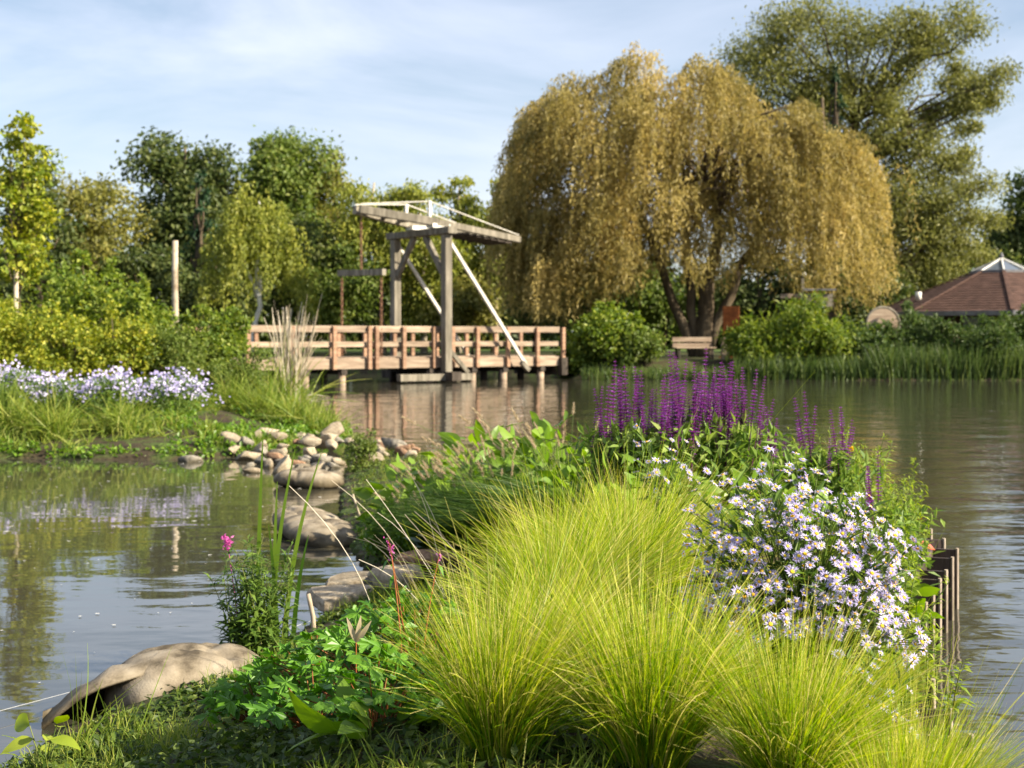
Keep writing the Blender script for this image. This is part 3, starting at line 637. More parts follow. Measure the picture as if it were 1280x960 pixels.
beam('sill_beam', Q(-1.9, -.1, .17), Q(.9, -.1, .17), .24, .22, M['grey_wood'], br)
for b in (0, WB): beam('bearing_block', Q(-.05, b * .4 + .9, 5.14), Q(.65, b * .4 + .9, 5.14), .4, .14, M['white_paint'], br)
# balance: two arms meeting at the front, carrying a weighted tail
mid = WB / 2
def bz_(s): return 5.27 - .12 * s
for sg in (-1, 1):
    beam('balance_arm', Q(-2.45, mid + sg * .16, bz_(-2.45) + .02), Q(.2, mid + sg * .75, bz_(.2)), .18, .27, M['grey_wood'], br, bev=.02)
    beam('balance_tail', Q(.2, mid + sg * .75, bz_(.2)), Q(3.7, mid + sg * .62, bz_(3.7)), .18, .22, M['grey_wood'], br, bev=.02)
    beam('king_post', Q(-.1, mid + sg * .7, 5.3), Q(-.1, mid + sg * .7, 5.95), .1, .1, M['white_paint'], br, up=tuple(AX))
    for (a, za, c, zc) in ((-2.4, bz_(-2.4) + .2, -.1, 5.93), (-.1, 5.93, 3.6, bz_(3.6) + .14)):
        acc = Acc(); tube(acc, [Q(a, mid + sg * .2 if a < -1 else mid + sg * .7, za), Q(c, mid + sg * .7, zc)], .022, 6); link('tie_rod', acc.mesh('tie_rod'), M['strut_paint'], br)
s = 1.4
while s < 3.4:
    beam('weight_plank', Q(s, mid - .66, bz_(s) - .16), Q(s, mid + .66, bz_(s) - .16), .28, .07, M['dark_wood'], br); s += .3
for s in (-1.2, -.5): beam('arm_spacer', Q(s, mid - .5, bz_(s) + .02), Q(s, mid + .5, bz_(s) + .02), .12, .14, M['grey_wood'], br)
def chain(p0, p1):
    p0, p1 = np.asarray(p0), np.asarray(p1); n = int(np.linalg.norm(p1 - p0) / .09); acc = Acc()
    for i in range(n):
        c = p0 + (p1 - p0) * (i + .5) / n; w = np.array([.035, .02, 0]) if i % 2 else np.array([-.02, .035, 0])
        a = np.arange(9) / 8 * 2 * math.pi; tube(acc, c + np.cos(a)[:, None] * w + np.sin(a)[:, None] * np.array([0, 0, .06]), .014, 5, cap=False)
    link('chain', acc.mesh('chain', True), M['chain'], br)
SS = -2.3
chain(Q(SS, mid, bz_(SS) - .2), Q(SS, mid, 3.62))
beam('spreader_bar', Q(SS, mid - 1.4, 3.52), Q(SS, mid + 1.4, 3.58), .14, .2, M['grey_wood'], br)
for b in (mid - 1.22, mid + 1.22): chain(Q(SS, b, 3.42), Q(SS, b, .85))

# ------------------------------------------------------------------ far bank furniture
def bench(name, label, px, d, w, mat, tilt=.15, rz=0.0, group=None):
    x = XD(px, d); t = thing(name, label, 'bench', (x, d, gz(x, d)), rz, group)
    for z, y in ((.50, 0.25), (.72, .30)): beam('back_plank', (-w / 2, y, z), (w / 2, y, z), .05, .17, M[mat], t)
    for y in (-.2, -.02, .16): beam('seat_plank', (-w / 2, y, .42), (w / 2, y, .42), .15, .05, M[mat], t)
    for sx in (-.42, .42):
        for y in (-.18, .2): beam('leg', (sx * w, y, -.05), (sx * w, y, .39), .08, .08, M['dark_wood'], t, up=(1, 0, 0))
        beam('back_post', (sx * w, .32, .38), (sx * w, .36, .8), .06, .06, M['dark_wood'], t, up=(1, 0, 0))
    return t
bench('bench', 'pale wooden bench under the weeping willow', 868, 52, 1.5, 'pale_wood', rz=R(10))
b2 = bench('picnic_bench', 'pale weathered bench among the reeds beside the pavilion', 1230, 53.5, 2.2, 'pale_wood', rz=R(-6))
x = XD(906, 52.3); blk = link('stump', None or box_mesh('stump', (0, 0, -.05), (0, 0, .82), .26, .26, (0, 1, 0), .03), M['pale_wood'], None, (x, 52.3, gz(x, 52.3))); tag(blk, 'short square pale post next to the bench', 'post')
x = XD(914, 55); pn = thing('steel_panel', 'rust brown upright steel panel beside the willow trunk', 'panel', (x, 55, gz(x, 55)), R(-14))
beam('sheet', (0, 0, -.1), (0, 0, 2.0), .62, .22, M['rust'], pn, up=(0, 1, 0), bev=.01); beam('base_plate', (-.45, 0, .02), (.45, 0, .02), .4, .06, M['rust'], pn)
x = XD(1003, 54.5); sg = thing('signboard', 'wooden signboard with a crossed post and lamp behind the pale shrub', 'sign', (x, 54.5, gz(x, 54.5)))
beam('post', (0, 0, -.1), (0, 0, 3.2), .1, .1, M['grey_wood'], sg, up=(0, 1, 0))
for z in (2.05, 2.22, 2.39): beam('board', (.06, -.08, z), (1.15, -.08, z), .04, .15, M['grey_wood'], sg)
beam('arm', (-.85, -.05, 2.38), (-.05, -.05, 2.38), .05, .16, M['pale_wood'], sg); beam('roof_strip', (.0, -.1, 2.62), (1.25, -.1, 2.62), .25, .07, M['lead'], sg)
acc = Acc()
for i in range(7):
    a0 = math.pi * i / 6
    pass
tube(acc, [(.05, -.1, 3.2 + .17 * z) for z in (-.5, -.25, 0, .25, .5)], [.03, .08, .1, .08, .02], 10); link('lamp', acc.mesh('lamp', True), M['white_paint'], sg)
x = XD(1103, 52.5); dk = thing('round_disc', 'round tan wooden disc standing on edge near the pavilion', 'disc', (x, 52.5, gz(x, 52.5)), R(6))
acc = Acc(); tube(acc, [(0, -.09, 1.28), (0, -.02, 1.28), (0, .06, 1.28)], [.60, .62, .62], 36); link('face', acc.mesh('face'), M['pale_wood'], dk)
acc = Acc(); a = np.arange(37) / 36 * 2 * math.pi; tube(acc, np.stack([.63 * np.cos(a), np.full(37, -.06), 1.28 + .63 * np.sin(a)], 1), .05, 7, cap=False); link('rim', acc.mesh('rim', True), M['grey_wood'], dk)
beam('post', (0, .12, -.05), (0, .12, 1.3), .1, .1, M['dark_wood'], dk, up=(0, 1, 0))

def pavilion():
    d = 64.0; x = XD(1252, d); t = thing('pavilion', 'low octagonal pavilion with brown shingle roof and glazed cupola', 'building', (x, d, .62))
    n = 8; off = R(22.5 + 8)
    ang = [off + i * math.pi / 4 for i in range(n)]
    ze, zc, za = 1.92, 3.72, 4.35; re, rc = 5.6, 1.3
    def P(r, a, z): return np.array([r * math.cos(a), r * math.sin(a), z])
    for i in range(n):
        a0, a1 = ang[i], ang[(i + 1) % n]
        acc = Acc(); rows = 16
        for k in range(rows):                                # shingle courses, each proud of the one above
            f0, f1 = k / rows, (k + 1) / rows
            r0, r1 = re + (rc - re) * f0, re + (rc - re) * f1; z0, z1 = ze + (zc - ze) * f0, ze + (zc - ze) * f1
            acc.add([P(r0, a0, z0 + .03), P(r0, a1, z0 + .03), P(r1, a1, z1), P(r1, a0, z1), P(r0, a0, z0), P(r0, a1, z0)], [[0, 1, 2, 3], [4, 5, 1, 0]])
        link('roof_panel', acc.mesh('roof_panel'), M['shingle'], t)
        beam('hip_ridge', P(re, a0, ze + .05), P(rc, a0, zc + .05), .16, .05, M['shingle'], t)
        beam('fascia', P(re, a0, ze - .08), P(re, a1, ze - .08), .06, .2, M['lead'], t)
        acc = Acc(); acc.add([P(rc - .05, a0, zc + .06), P(rc - .05, a1, zc + .06), P(.04, (a0 + a1) / 2, za)], [[0, 1, 2]]); link('cupola_pane', acc.mesh('cupola_pane'), M['glass'], t)
        beam('cupola_bar', P(rc, a0, zc + .08), P(.03, a0, za + .03), .06, .06, M['white_paint'], t)
        beam('cupola_kerb', P(rc + .02, a0, zc + .03), P(rc + .02, a1, zc + .03), .1, .12, M['lead'], t)
        acc = Acc(); tube(acc, [P(4.3, a0, -.1), P(4.3, a0, 2.1)], .1, 8); link('post', acc.mesh('post', True), M['dark_wood'], t)
        c0, c1 = P(3.5, a0, 0), P(3.5, a1, 0); u = (c1 - c0)
        if i not in (5,): beam('wall', c0 + np.array([0, 0, 1.0]), c1 + np.array([0, 0, 1.0]), .12, 2.1, M['brick_wall'], t)
        else:
            beam('wall', c0 + np.array([0, 0, .45]), c1 + np.array([0, 0, .45]), .12, 1.0, M['brick_wall'], t)
        acc = Acc(); m0, m1 = P(3.62, a0, 0) * .7 + P(3.62, a1, 0) * .3, P(3.62, a0, 0) * .3 + P(3.62, a1, 0) * .7
        link('window', box_mesh('window', m0 + np.array([0, 0, 1.35]), m1 + np.array([0, 0, 1.35]), .05, .7), M['glass'], t)
    acc = Acc(); tube(acc, [(0, 0, za), (0, 0, za + .12), (0, 0, za + .3)], [.08, .1, .02], 8); link('finial', acc.mesh('finial', True), M['lead'], t)
    acc = Acc(); tube(acc, [P(4.0, R(190), 2.45), P(4.0, R(190), 2.85)], .14, 8); link('vent', acc.mesh('vent', True), M['white_paint'], t)
pavilion()

# bare pole on the near bank
x = XD(219, 34); acc = Acc(); tube(acc, [(0, 0, -.1), (.01, 0, 1.2), (-.01, .0, 2.4), (.0, 0, 3.3)], [.085, .08, .075, .07], 10)
tag(link('wooden_pole', acc.mesh('wooden_pole', True), M['pale_bark'], None, (x, 34, gz(x, 34))), 'bare upright wooden pole standing behind the shrubs', 'pole')

# dry reed clump
def dry_clump():
    x, y = XD(362, 25.5), 25.5; t = thing('dry_reed_clump', 'clump of pale dry stems fanning up before the bridge rail', 'grass', (x, y, gz(x, y)))
    acc = Acc(); n = 60; P = np.stack([rng.normal(size=n) * .1, rng.normal(size=n) * .1, np.zeros(n)], 1); D = unit(rng.normal(size=(n, 3)) * .1 + np.array([0, 0, 1.]))
    Pt = blades(acc, P, D, 1.2 + .7 * rng.random(n), rng.normal(size=(n, 3)) * .06, .018, 5, wtip=.6); blades(acc, P, D, 1.2 + .6 * rng.random(n), rng.normal(size=(n, 3)) * .12, .02, 5, wtip=.4)
    blades(acc, P[:24], unit(rng.normal(size=(24, 3)) * .5 + np.array([.3, 0, 1.])), .9, np.array([[.5, 0, -.7]] * 24), .016, 5)
    link('stem', acc.mesh('stem'), M['dry_stem'], t)
    acc = Acc(); n = 260; P = np.stack([rng.normal(size=n) * .22 - .1, rng.normal(size=n) * .2, np.zeros(n)], 1)
    blades(acc, P, unit(rng.normal(size=(n, 3)) * .3 + np.array([0, 0, 1.])), .5 + .7 * rng.random(n), rng.normal(size=(n, 3)) * .3 + np.array([0, 0, -.2]), .02, 5)
    link('blade', acc.mesh('blade'), M['bank_grass'], t)
dry_clump()

# ------------------------------------------------------------------ stones and sandbags
def ico(sub=3):
    import bmesh
    bm = bmesh.new(); bmesh.ops.create_icosphere(bm, subdivisions=sub, radius=1.0); V = np.array([v.co[:] for v in bm.verts]); F = np.array([[v.index for v in f.verts] for f in bm.faces]); bm.free()
    return V, F
ICO = ico(3)
def rock_mesh(name, seed, dims, cuts=12, rough=.05):
    g = np.random.default_rng(seed); V = ICO[0].copy()
    for k in range(cuts):
        nn = unit(g.normal(size=3)); dd = .4 + .34 * g.random(); q = V @ nn - dd
        V = V - np.where(q > 0, q, 0)[:, None] * nn * .97
    nv = np.array([mnoise.noise(Vector(v * 2.2 + seed)) + .5 * mnoise.noise(Vector(v * 5.0 + seed)) for v in V])
    V = V * (1 + rough * nv[:, None]) * np.array(dims)
    return mesh(name, V, ICO[1], smooth=True)
ROCKS = [rock_mesh('stone', 10 + k, d, c, .07) for k, (d, c) in enumerate([((1, .75, .5), 22), ((1, .8, .6), 26), ((1, .65, .4), 18), ((1, .9, .6), 14), ((1, .6, .5), 26), ((1, .8, .35), 20)])]
RM = [M['stone_pale'], M['stone_grey'], M['stone_brown']]
def slab_mesh(seed, dims):
    g = np.random.default_rng(seed); n = 9; q = np.linspace(-1, 1, n); V, F = [], []
    for ax in range(3):
        for sg in (-1, 1):
            U, Wv = np.meshgrid(q, q, indexing='ij'); P = np.zeros((n, n, 3)); P[..., ax] = sg; P[..., (ax + 1) % 3] = U * sg; P[..., (ax + 2) % 3] = Wv
            o_ = len(V) * n * n; V.append(P.reshape(-1, 3)); i = (np.arange(n - 1)[:, None] * n + np.arange(n - 1)[None]).ravel(); F.append(np.stack([i, i + n, i + n + 1, i + 1], -1) + o_)
    V = np.concatenate(V); k = np.linalg.norm(V, axis=1, keepdims=True); V = V * (1 - .16 * sstep(1.15, 1.75, k))
    V[:, 0] *= 1 + .16 * V[:, 1] * g.normal(); V[:, 1] *= 1 + .2 * V[:, 0] * g.normal(); V[:, 2] *= 1 + .2 * V[:, 0] * g.normal()
    nv = np.array([mnoise.noise(Vector(v * 1.3 + seed)) + .5 * mnoise.noise(Vector(v * 4 + seed)) for v in V]); V = V * (1 + .09 * nv[:, None])
    return mesh('stone_slab', V * np.array(dims), np.concatenate(F), smooth=True)
ROCKS += [slab_mesh(3, (.8, .6, .3)), slab_mesh(8, (.95, .5, .22)), slab_mesh(14, (.8, .5, .3))]
ROCKSETS = [[None] * 3 for _ in ROCKS]
def stone(k, mi, x, y, z, s, rz, tilt=(0, 0), label='', group=None, name='stone', dims=None):
    if ROCKSETS[k][mi] is None:
        me = ROCKS[k].copy(); me.materials.clear(); me.materials.append(RM[mi]); ROCKSETS[k][mi] = me
    o = link(name, ROCKSETS[k][mi], None, None, (x, y, z)); o.rotation_euler = (tilt[0], tilt[1], rz); o.scale = (s,) * 3 if dims is None else tuple(np.array(dims) * s)
    return tag(o, label, 'stone', group)
pile = []
g2 = np.random.default_rng(21)
for k in range(900):
    px, py = g2.uniform(285, 520), g2.uniform(545, 592)
    c = (px - 385) / 110; lim = 588 if px > 310 else 575
    if py > lim - 8 * abs(c) or py < 548 + 10 * max(0, -c) or (px > 430 and py > 578): continue
    x, y = W(px, py, .08)
    s = g2.uniform(.12, .24)
    if any(math.hypot(x - a, (y - b) * .8) < .5 * (s + c_) for a, b, c_ in pile): continue
    pile.append((x, y, s))
for i, (x, y, s) in enumerate(pile[:70]):
    z = max(gz(x, y), -.02) + s * .27 + .14 * math.exp(-((x + 2.55) ** 2 * 2 + (y - 18.2) ** 2))
    mi = int(g2.choice([0, 0, 0, 1, 2]))
    ks = int(g2.integers(6)); lb = '%s %s %s stone in the rubble heap at the pond corner' % ('small' if s < .15 else 'middling' if s < .19 else 'large', ['pale', 'grey', 'reddish brown'][mi], ['blocky', 'faceted', 'flattish', 'rounded', 'narrow', 'low'][ks])
    stone(ks, mi, x, y, z, s, g2.uniform(0, 6.28), (g2.normal() * .3, g2.normal() * .3), lb, 'stones of the rubble heap')
x, y = W(382, 566, .2); stone(4, 0, x, 18.5, .27, .27, .9, (.3, -.35), 'large flat pale stone leaning on top of the rubble heap')
x, y = W(237, 578, 0); stone(5, 1, x, y + .1, .03, .23, .2, (0, .05), 'lone smooth stone lying in the pond by the grassy bank')
for px, py, s, k, mi, rz, lb in [(428, 750, .19, 6, 0, .15, 'squared pale slab at the waterline beside the upright stick'), (455, 728, .20, 7, 0, .1, 'flat slab behind the squared slab at the waterline'), (476, 741, .10, 8, 1, 1.0, 'small flat slab wedged between the larger slabs'), (500, 742, .17, 8, 0, .7, 'tilted slab beside the clump of creeping stems'), (535, 722, .16, 7, 2, -.2, 'reddish slab half sunk in the soil of the bank')]:
    x, y = W(px, py, .1); stone(k, mi, x, y, max(.02, gz(x, y)) + .075, s, rz, (.12, -.08), lb, 'slabs at the waterline', 'stone_slab', (1, 1, .8))
x, y = W(95, 945, .06); stone(3, 1, x, y, .0, .16, .5, (0, 0), 'dark wet stone beside the open end of the large sandbag')

def sandbag(label, c, ln, wd, ht, rz, seed, folds, tipdark=False, tilt=0.0, fr=16):
    nu, nv = 84, 56; u = np.linspace(0, 1, nu)[:, None]; th = np.linspace(0, 2 * math.pi, nv, endpoint=False)[None]
    e = np.clip(1 - np.abs(2 * u - 1) ** 3.2, 0, 1) ** .5
    wid = wd * .5 * (e * .93 + .0) * (1 + .06 * np.sin(u * 5 + seed)); hei = ht * .5 * e ** 1.1
    ct, st = np.cos(th), np.sin(th); sp = lambda v, p: np.sign(v) * np.abs(v) ** p
    if tipdark:                                              # the front end tapers to a pinched, open mouth
        q = sstep(.0, .38, u); wid = wid * (.55 + .45 * q); hei = hei * (.62 + .38 * q)
    X = (u - .5) * ln + 0 * th; Y = wid * sp(ct, .85); Z = hei * sp(st, .8) * np.where(st < 0, .6, 1.0)
    up = np.clip(st, 0, 1)
    ridge = lambda v: (1 - np.abs(np.sin(v))) ** 3                      # sharp creases between soft bulges
    Z = Z - up * folds * 1.6 * ridge(u * fr * .5 + 1.1 * ct + .8 * np.sin(u * 7 + seed) + seed) * e * (.5 + .5 * np.sin(u * 3.1 + ct * 2 + seed))
    Z = Z - up * folds * 1.1 * ridge(u * fr * .9 - 1.9 * ct + seed * 2) * e * sstep(-.2, .6, np.sin(u * 5 + 2 * ct + seed * 3))
    Z = Z - up * folds * 1.4 * np.exp(-((ct - .35 * np.sin(u * 4 + seed)) / .09) ** 2) * e
    Y = Y * (1 - .05 * ridge(u * fr * .6 + seed) * np.abs(ct))
    V = np.stack([X, Y, Z], -1).reshape(-1, 3)
    nn = np.array([.7 * mnoise.noise(Vector(v * 4 + seed)) + .5 * mnoise.noise(Vector(v * 12 + seed)) + .3 * mnoise.noise(Vector(v * 30 + seed)) for v in V]); V[:, 2] += nn * .011; V[:, 1] += np.roll(nn, 7) * .008
    i = np.arange(nu - 1)[:, None] * nv; j = np.arange(nv)[None]; F = np.stack([i + j, i + (j + 1) % nv, i + nv + (j + 1) % nv, i + nv + j], -1).reshape(-1, 4)
    o = link('sandbag', mesh('sandbag', V, F, smooth=True), M['canvas'], None, c, rz); o.rotation_euler = (0, tilt, rz)
    return tag(o, label, 'sandbag', 'sandbags at the edge of the pond')
bag = sandbag('large beige sandbag with an open folded end lying at the water edge', (-1.29, 5.72, .045), .68, .60, .42, R(20), 1.3, .02, False, 0, 7)
# the open end: a stiff fold of cloth standing like a tent over a dark mouth
def flap():
    inv = bag.matrix_basis.inverted()
    ridge_ = np.array([(-1.80, 5.45, .02), (-1.72, 5.53, .095), (-1.65, 5.55, .155), (-1.56, 5.58, .205), (-1.40, 5.64, .24)])
    back = np.array([(-1.81, 5.5, -.02), (-1.77, 5.68, -.03), (-1.70, 5.84, -.03), (-1.6, 5.97, -.03), (-1.42, 6.02, .0)])
    front = np.array([(-1.79, 5.41, .008), (-1.72, 5.40, .07), (-1.65, 5.40, .125), (-1.57, 5.41, .165), (-1.42, 5.48, .20)])
    k = 20; tt = np.linspace(0, 4, k); ip = lambda A: np.stack([np.interp(tt, range(5), A[:, i]) for i in range(3)], 1)
    R_, B_, F_ = ip(ridge_), ip(back), ip(front); rows = []
    for f in np.linspace(0, 1, 9): rows.append(R_ * (1 - f) + B_ * f + np.array([0, 0, .05]) * math.sin(f * math.pi) + np.stack([np.zeros(k), np.zeros(k), .008 * np.sin(tt * 5 + f * 6)], 1))
    rows = [F_, F_ * .5 + R_ * .5 + np.array([0, -.006, .012])] + rows
    V = np.array(rows); n = len(rows); Vi = V + np.array([0, .012, -.014]); A_ = np.concatenate([V.reshape(-1, 3), Vi.reshape(-1, 3)])
    A_ = np.array([(inv @ Vector(v))[:] for v in A_]); m_ = n * k
    F = [[r * k + c, r * k + c + 1, (r + 1) * k + c + 1, (r + 1) * k + c] for r in range(n - 1) for c in range(k - 1)]
    F = F + [[m_ + q for q in f[::-1]] for f in F] + [[c + 1, c, m_ + c, m_ + c + 1] for c in range(k - 1)]
    link('folded_end', mesh('folded_end', A_, F, smooth=True), M['canvas'], bag)
bpy.context.view_layer.update(); flap()
sandbag('wrinkled beige sandbag pointing into the pond, upper of the two farther bags', (-2.03, 14.2, .05), .72, .55, .25, R(-20), 2.7, .02, False, R(3), 7)
sandbag('long wrinkled sandbag sloping into the water beyond the upright stick', (-1.50, 10.7, .05), 1.35, .52, .22, R(-66), 4.1, .026, False, R(4), 26)

# ------------------------------------------------------------------ sheet pile wall along the canal side
wl = thing('retaining_wall', 'dark plank retaining wall with pale upright edges along the water', 'wall', (0, 0, 0))
pts = [np.array(p) for p in WALL[1:]]; cum = [0]
for a, b in zip(pts, pts[1:]): cum.append(cum[-1] + np.linalg.norm(b - a))
def wp(s):
    i = min(max(np.searchsorted(cum, s) - 1, 0), len(pts) - 2); f = (s - cum[i]) / (cum[i + 1] - cum[i]); return pts[i] * (1 - f) + pts[i + 1] * f
s = 0.0; step = .34
while s + step < cum[-1]:
    a, b = wp(s), wp(s + step); tg = unit(b - a); nr = np.array([tg[1], -tg[0]]); a3, b3 = a + nr * .06, b + nr * .06; top = .30 + .03 * rng.random() - .03 * (s < 4.0)
    beam('plank', (*a3, (top - .3) / 2), (*(b3 - tg * .012), (top - .3) / 2), .03, top + .3, M['sheet_pile'], wl)
    e = b3 - tg * .03 + nr * .075; beam('pile_flange', (*e, -.3), (*e, top + .004), .022, .12, M['sheet_pile'], wl, up=(*nr, 0))
    e = e + nr * .068; beam('pile_edge', (*e, -.3), (*e, top + .012), .03, .016, M['pile_edge'], wl, up=(*nr, 0))
    s += step

# ------------------------------------------------------------------ ground cover
def scatter(poly_fn, x0, x1, y0, y1, n, zmin=.03, zmax=9):
    X = rng.uniform(x0, x1, n); Y = rng.uniform(y0, y1, n); Z = poly_fn(X, Y); k = (Z > zmin) & (Z < zmax); return np.stack([X, Y, Z], 1)[k]
def clear_bag(P): return P[np.hypot(P[:, 0] + 1.58, P[:, 1] - 5.36) > .3]
def tuft(acc, P, per, h, w, lean=.35):
    P = clear_bag(P)
    n = len(P) * per; B = np.repeat(P, per, 0) + rng.normal(size=(n, 3)) * np.array([.025, .025, 0])
    blades(acc, B, unit(rng.normal(size=(n, 3)) * lean + np.array([0, 0, 1.])), h * (.5 + .8 * rng.random(n)), rng.normal(size=(n, 3)) * .3 + np.array([0, 0, -.15]), w, 3)
acc = Acc(); P = np.concatenate([scatter(h_pen, -1.95, 2.4, 3.6, 18, 9000, .03, .6), scatter(h_pen, -1.9, .3, 3.0, 8, 7500, .03, .6)]); k = fbm(P[:, 0], P[:, 1], 2.2, 1.5) > -.45; P = clear_bag(P[k])
n = len(P); per = 5; B = np.repeat(P, per, 0) + rng.normal(size=(n * per, 3)) * np.array([.04, .04, .006])
leaf_quads(acc, B + np.array([0, 0, .012]), rng.normal(size=(n * per, 3)) * np.array([1, 1, .5]), rng.normal(size=(n * per, 3)) * .5 + np.array([0, 0, 1.]), .035, .02)
kind(link('moss_cover', acc.mesh('moss_cover'), M['moss_leaf']), 'stuff', 'low creeping green cover on the soil of the planted spit')
acc = Acc(); P = np.concatenate([scatter(h_pen, -1.95, 2.4, 3.8, 18, 2600, .04, .6), scatter(h_pen, -1.9, .3, 3.0, 8, 3200, .04, .6)]); k = fbm(P[:, 0], P[:, 1], 1.7, 4.5) > -.3; tuft(acc, P[k], 9, .07, .004)
kind(link('short_grass', acc.mesh('short_grass'), M['bank_grass']), 'stuff', 'short grass sprouting on the planted spit')
acc = Acc(); P = scatter(h_left, -13, -2, 17, 30, 5200, .035, .6); k = fbm(P[:, 0], P[:, 1], 1.1, .7) > -.25; P = P[k]; tuft(acc, P[P[:, 1] < 27], 10, .22, .012, .5)
kind(link('bank_grass', acc.mesh('bank_grass'), M['bank_grass']), 'stuff', 'rough grass covering the bank across the pond')
acc = Acc(); P = scatter(h_left, -13, -2, 16.9, 23, 7000, .02, .45); n = len(P); per = 5; B = np.repeat(P, per, 0) + np.abs(rng.normal(size=(n * per, 3))) * np.array([.06, .06, .05])
k = (fbm(B[:, 0], B[:, 1], 1.4, 3.3) > -.2) | (B[:, 2] < .12); B = B[k]
leaf_quads(acc, B, rvec(len(B)), rng.normal(size=(len(B), 3)) * .6 + np.array([0, 0, 1.]), .07, .045)
kind(link('bank_herbs', acc.mesh('bank_herbs'), M['fresh_leaf']), 'stuff', 'leafy green herbs hugging the waterline of the bank across the pond')
# long-bladed sedges at the left bank
for i, (px, d, h, lb) in enumerate([(18, 18.6, .62, 'arching sedge tuft at the end of the aster row, by the water'), (70, 18.4, .5, 'low sedge tuft under the lilac asters'), (150, 18.6, .42, 'small sedge tuft below the denser lilac asters'), (330, 21.5, .6, 'grassy tuft above the rubble heap'), (372, 21, .5, 'grass tuft at the tip of the bank over the stones'), (405, 20.6, .36, 'low grass tuft beside the last stones of the heap'), (290, 22, .5, 'grass tuft below the fine leaved shrubs')]):
    x = XD(px, d); t = thing('sedge_tuft', lb, 'grass', (x, d, gz(x, d)), group='sedges on the bank across the pond'); acc = Acc(); n = 420
    P = rng.normal(size=(n, 3)) * np.array([.13, .13, 0]); blades(acc, P, unit(rng.normal(size=(n, 3)) * .4 + np.array([0, 0, 1.])), h * (.6 + .8 * rng.random(n)), rng.normal(size=(n, 3)) * .35 + np.array([0, 0, -.3]), .013, 5)
    link('blade', acc.mesh('blade'), M['bank_grass'], t)

# ------------------------------------------------------------------ flower head (shared)
def aster_meshes(npet=15, seed=0):
    g = np.random.default_rng(seed); acc = Acc()
    for k in range(npet):
        a = 2 * math.pi * (k + .25 * g.normal()) / npet; c, s = math.cos(a), math.sin(a); w = .11 + .02 * g.normal(); L_ = .5 * (.88 + .2 * g.random()); dz = .05 + .1 * g.normal()
        ra = np.array([c, s, 0]); ta = np.array([-s, c, 0])
        acc.add([ra * .1, ra * L_ * .62 + ta * w * .5 + [0, 0, .04], ra * L_ + [0, 0, dz], ra * L_ * .62 - ta * w * .5 + [0, 0, .03]], [[0, 1, 2, 3]], g.random())
    pet = acc.mesh('petals'); acc = Acc()
    ring = lambda r, z: [(r * math.cos(2 * math.pi * k / 8), r * math.sin(2 * math.pi * k / 8), z) for k in range(8)]
    V = ring(.15, .0) + ring(.12, .07) + [(0, 0, .095)]
    acc.add(V, [[k, (k + 1) % 8, 8 + (k + 1) % 8, 8 + k] for k in range(8)], .3 + .5 * g.random()); acc.F.setdefault(3, []).append(np.array([[8 + k, 8 + (k + 1) % 8, 16] for k in range(8)]))
    dsc = acc.mesh('disc'); pet.materials.append(M['petal']); dsc.materials.append(M['disc'])
    return pet, dsc
ASTER = [aster_meshes(14 + k, k) for k in range(5)]
SV = np.array(S)
def aster_bush(label, x, y, h, rx, ry, nflower, size, nstem, front=.0, group=None, cz=None, part=True, leafn=900, lowest=-.35):
    z0 = gz(x, y); t = thing('aster_plant', label, 'flowers', (x, y, z0), group=group)
    cz = cz or h * .56; rz = h - cz; P = []
    while len(P) < nflower:
        d = rvec(1)[0]
        if d[2] < lowest or d[1] > .45: continue
        q = .72 + .32 * rng.random() if rng.random() < .75 else .45 + .4 * rng.random()
        p = np.array([d[0] * rx, d[1] * ry, d[2] * rz]) * q
        p = p * (1 + .16 * math.sin(4 * d[0] + 1) * math.cos(5 * d[2] + 2 * d[1])) + rng.normal(size=3) * .014; p[2] -= max(0, p[0] + .06) * .2
        if any(np.linalg.norm(p - o_) < size * .48 for o_, _ in P): 
            if rng.random() < .9: continue
        P.append((p, d))
    acc = Acc(); al = Acc()
    for p, d in P:
        q = np.array([0, 0, cz]) + p; b = np.array([p[0] * .25, p[1] * .25, 0]) + rng.normal(size=3) * np.array([.02, .02, 0])
        tt = np.linspace(0, 1, 5)[:, None]; pts = b * (1 - tt) + q * tt + np.array([0, 0, .06]) * np.sin(tt * math.pi) - np.outer(np.sin(tt * math.pi).ravel(), [p[0], p[1], 0]) * .25
        tube(acc, pts, [.0022, .002, .0017, .0013, .001], 4, rng.random(), cap=False)
        m = max(2, int(leafn / nflower)); f = .3 + .68 * rng.random(m); lp = np.stack([np.interp(f, tt.ravel(), pts[:, k]) for k in range(3)], 1)
        A = rng.normal(size=(m, 3)) * np.array([1, 1, .4]) + np.array([0, 0, .55]) + d * .5
        leaf_quads(al, lp, A, np.array([0, 0, 1.]) + rng.normal(size=(m, 3)) * .4, .05 + .04 * rng.random(m), .011 + .006 * rng.random(m))
    link('stem', acc.mesh('stem', True), M['green_stem'], t); link('foliage', al.mesh('foliage'), M['aster_leaf'], t)
    for i, (p, d) in enumerate(P):
        nn = unit(d * .55 + np.array([0, -.25, .65]) + SV * .35 + rng.normal(size=3) * .33); pet, dsc = ASTER[i % 5]
        o = link('flower', pet, None, t); A = np.cross(nn, rvec(1)[0]); sz = size * (.6 + .55 * rng.random()); place(o, np.array([0, 0, cz]) + p, A, nn, sz)
        link('flower_centre', dsc, None, o)
    return t
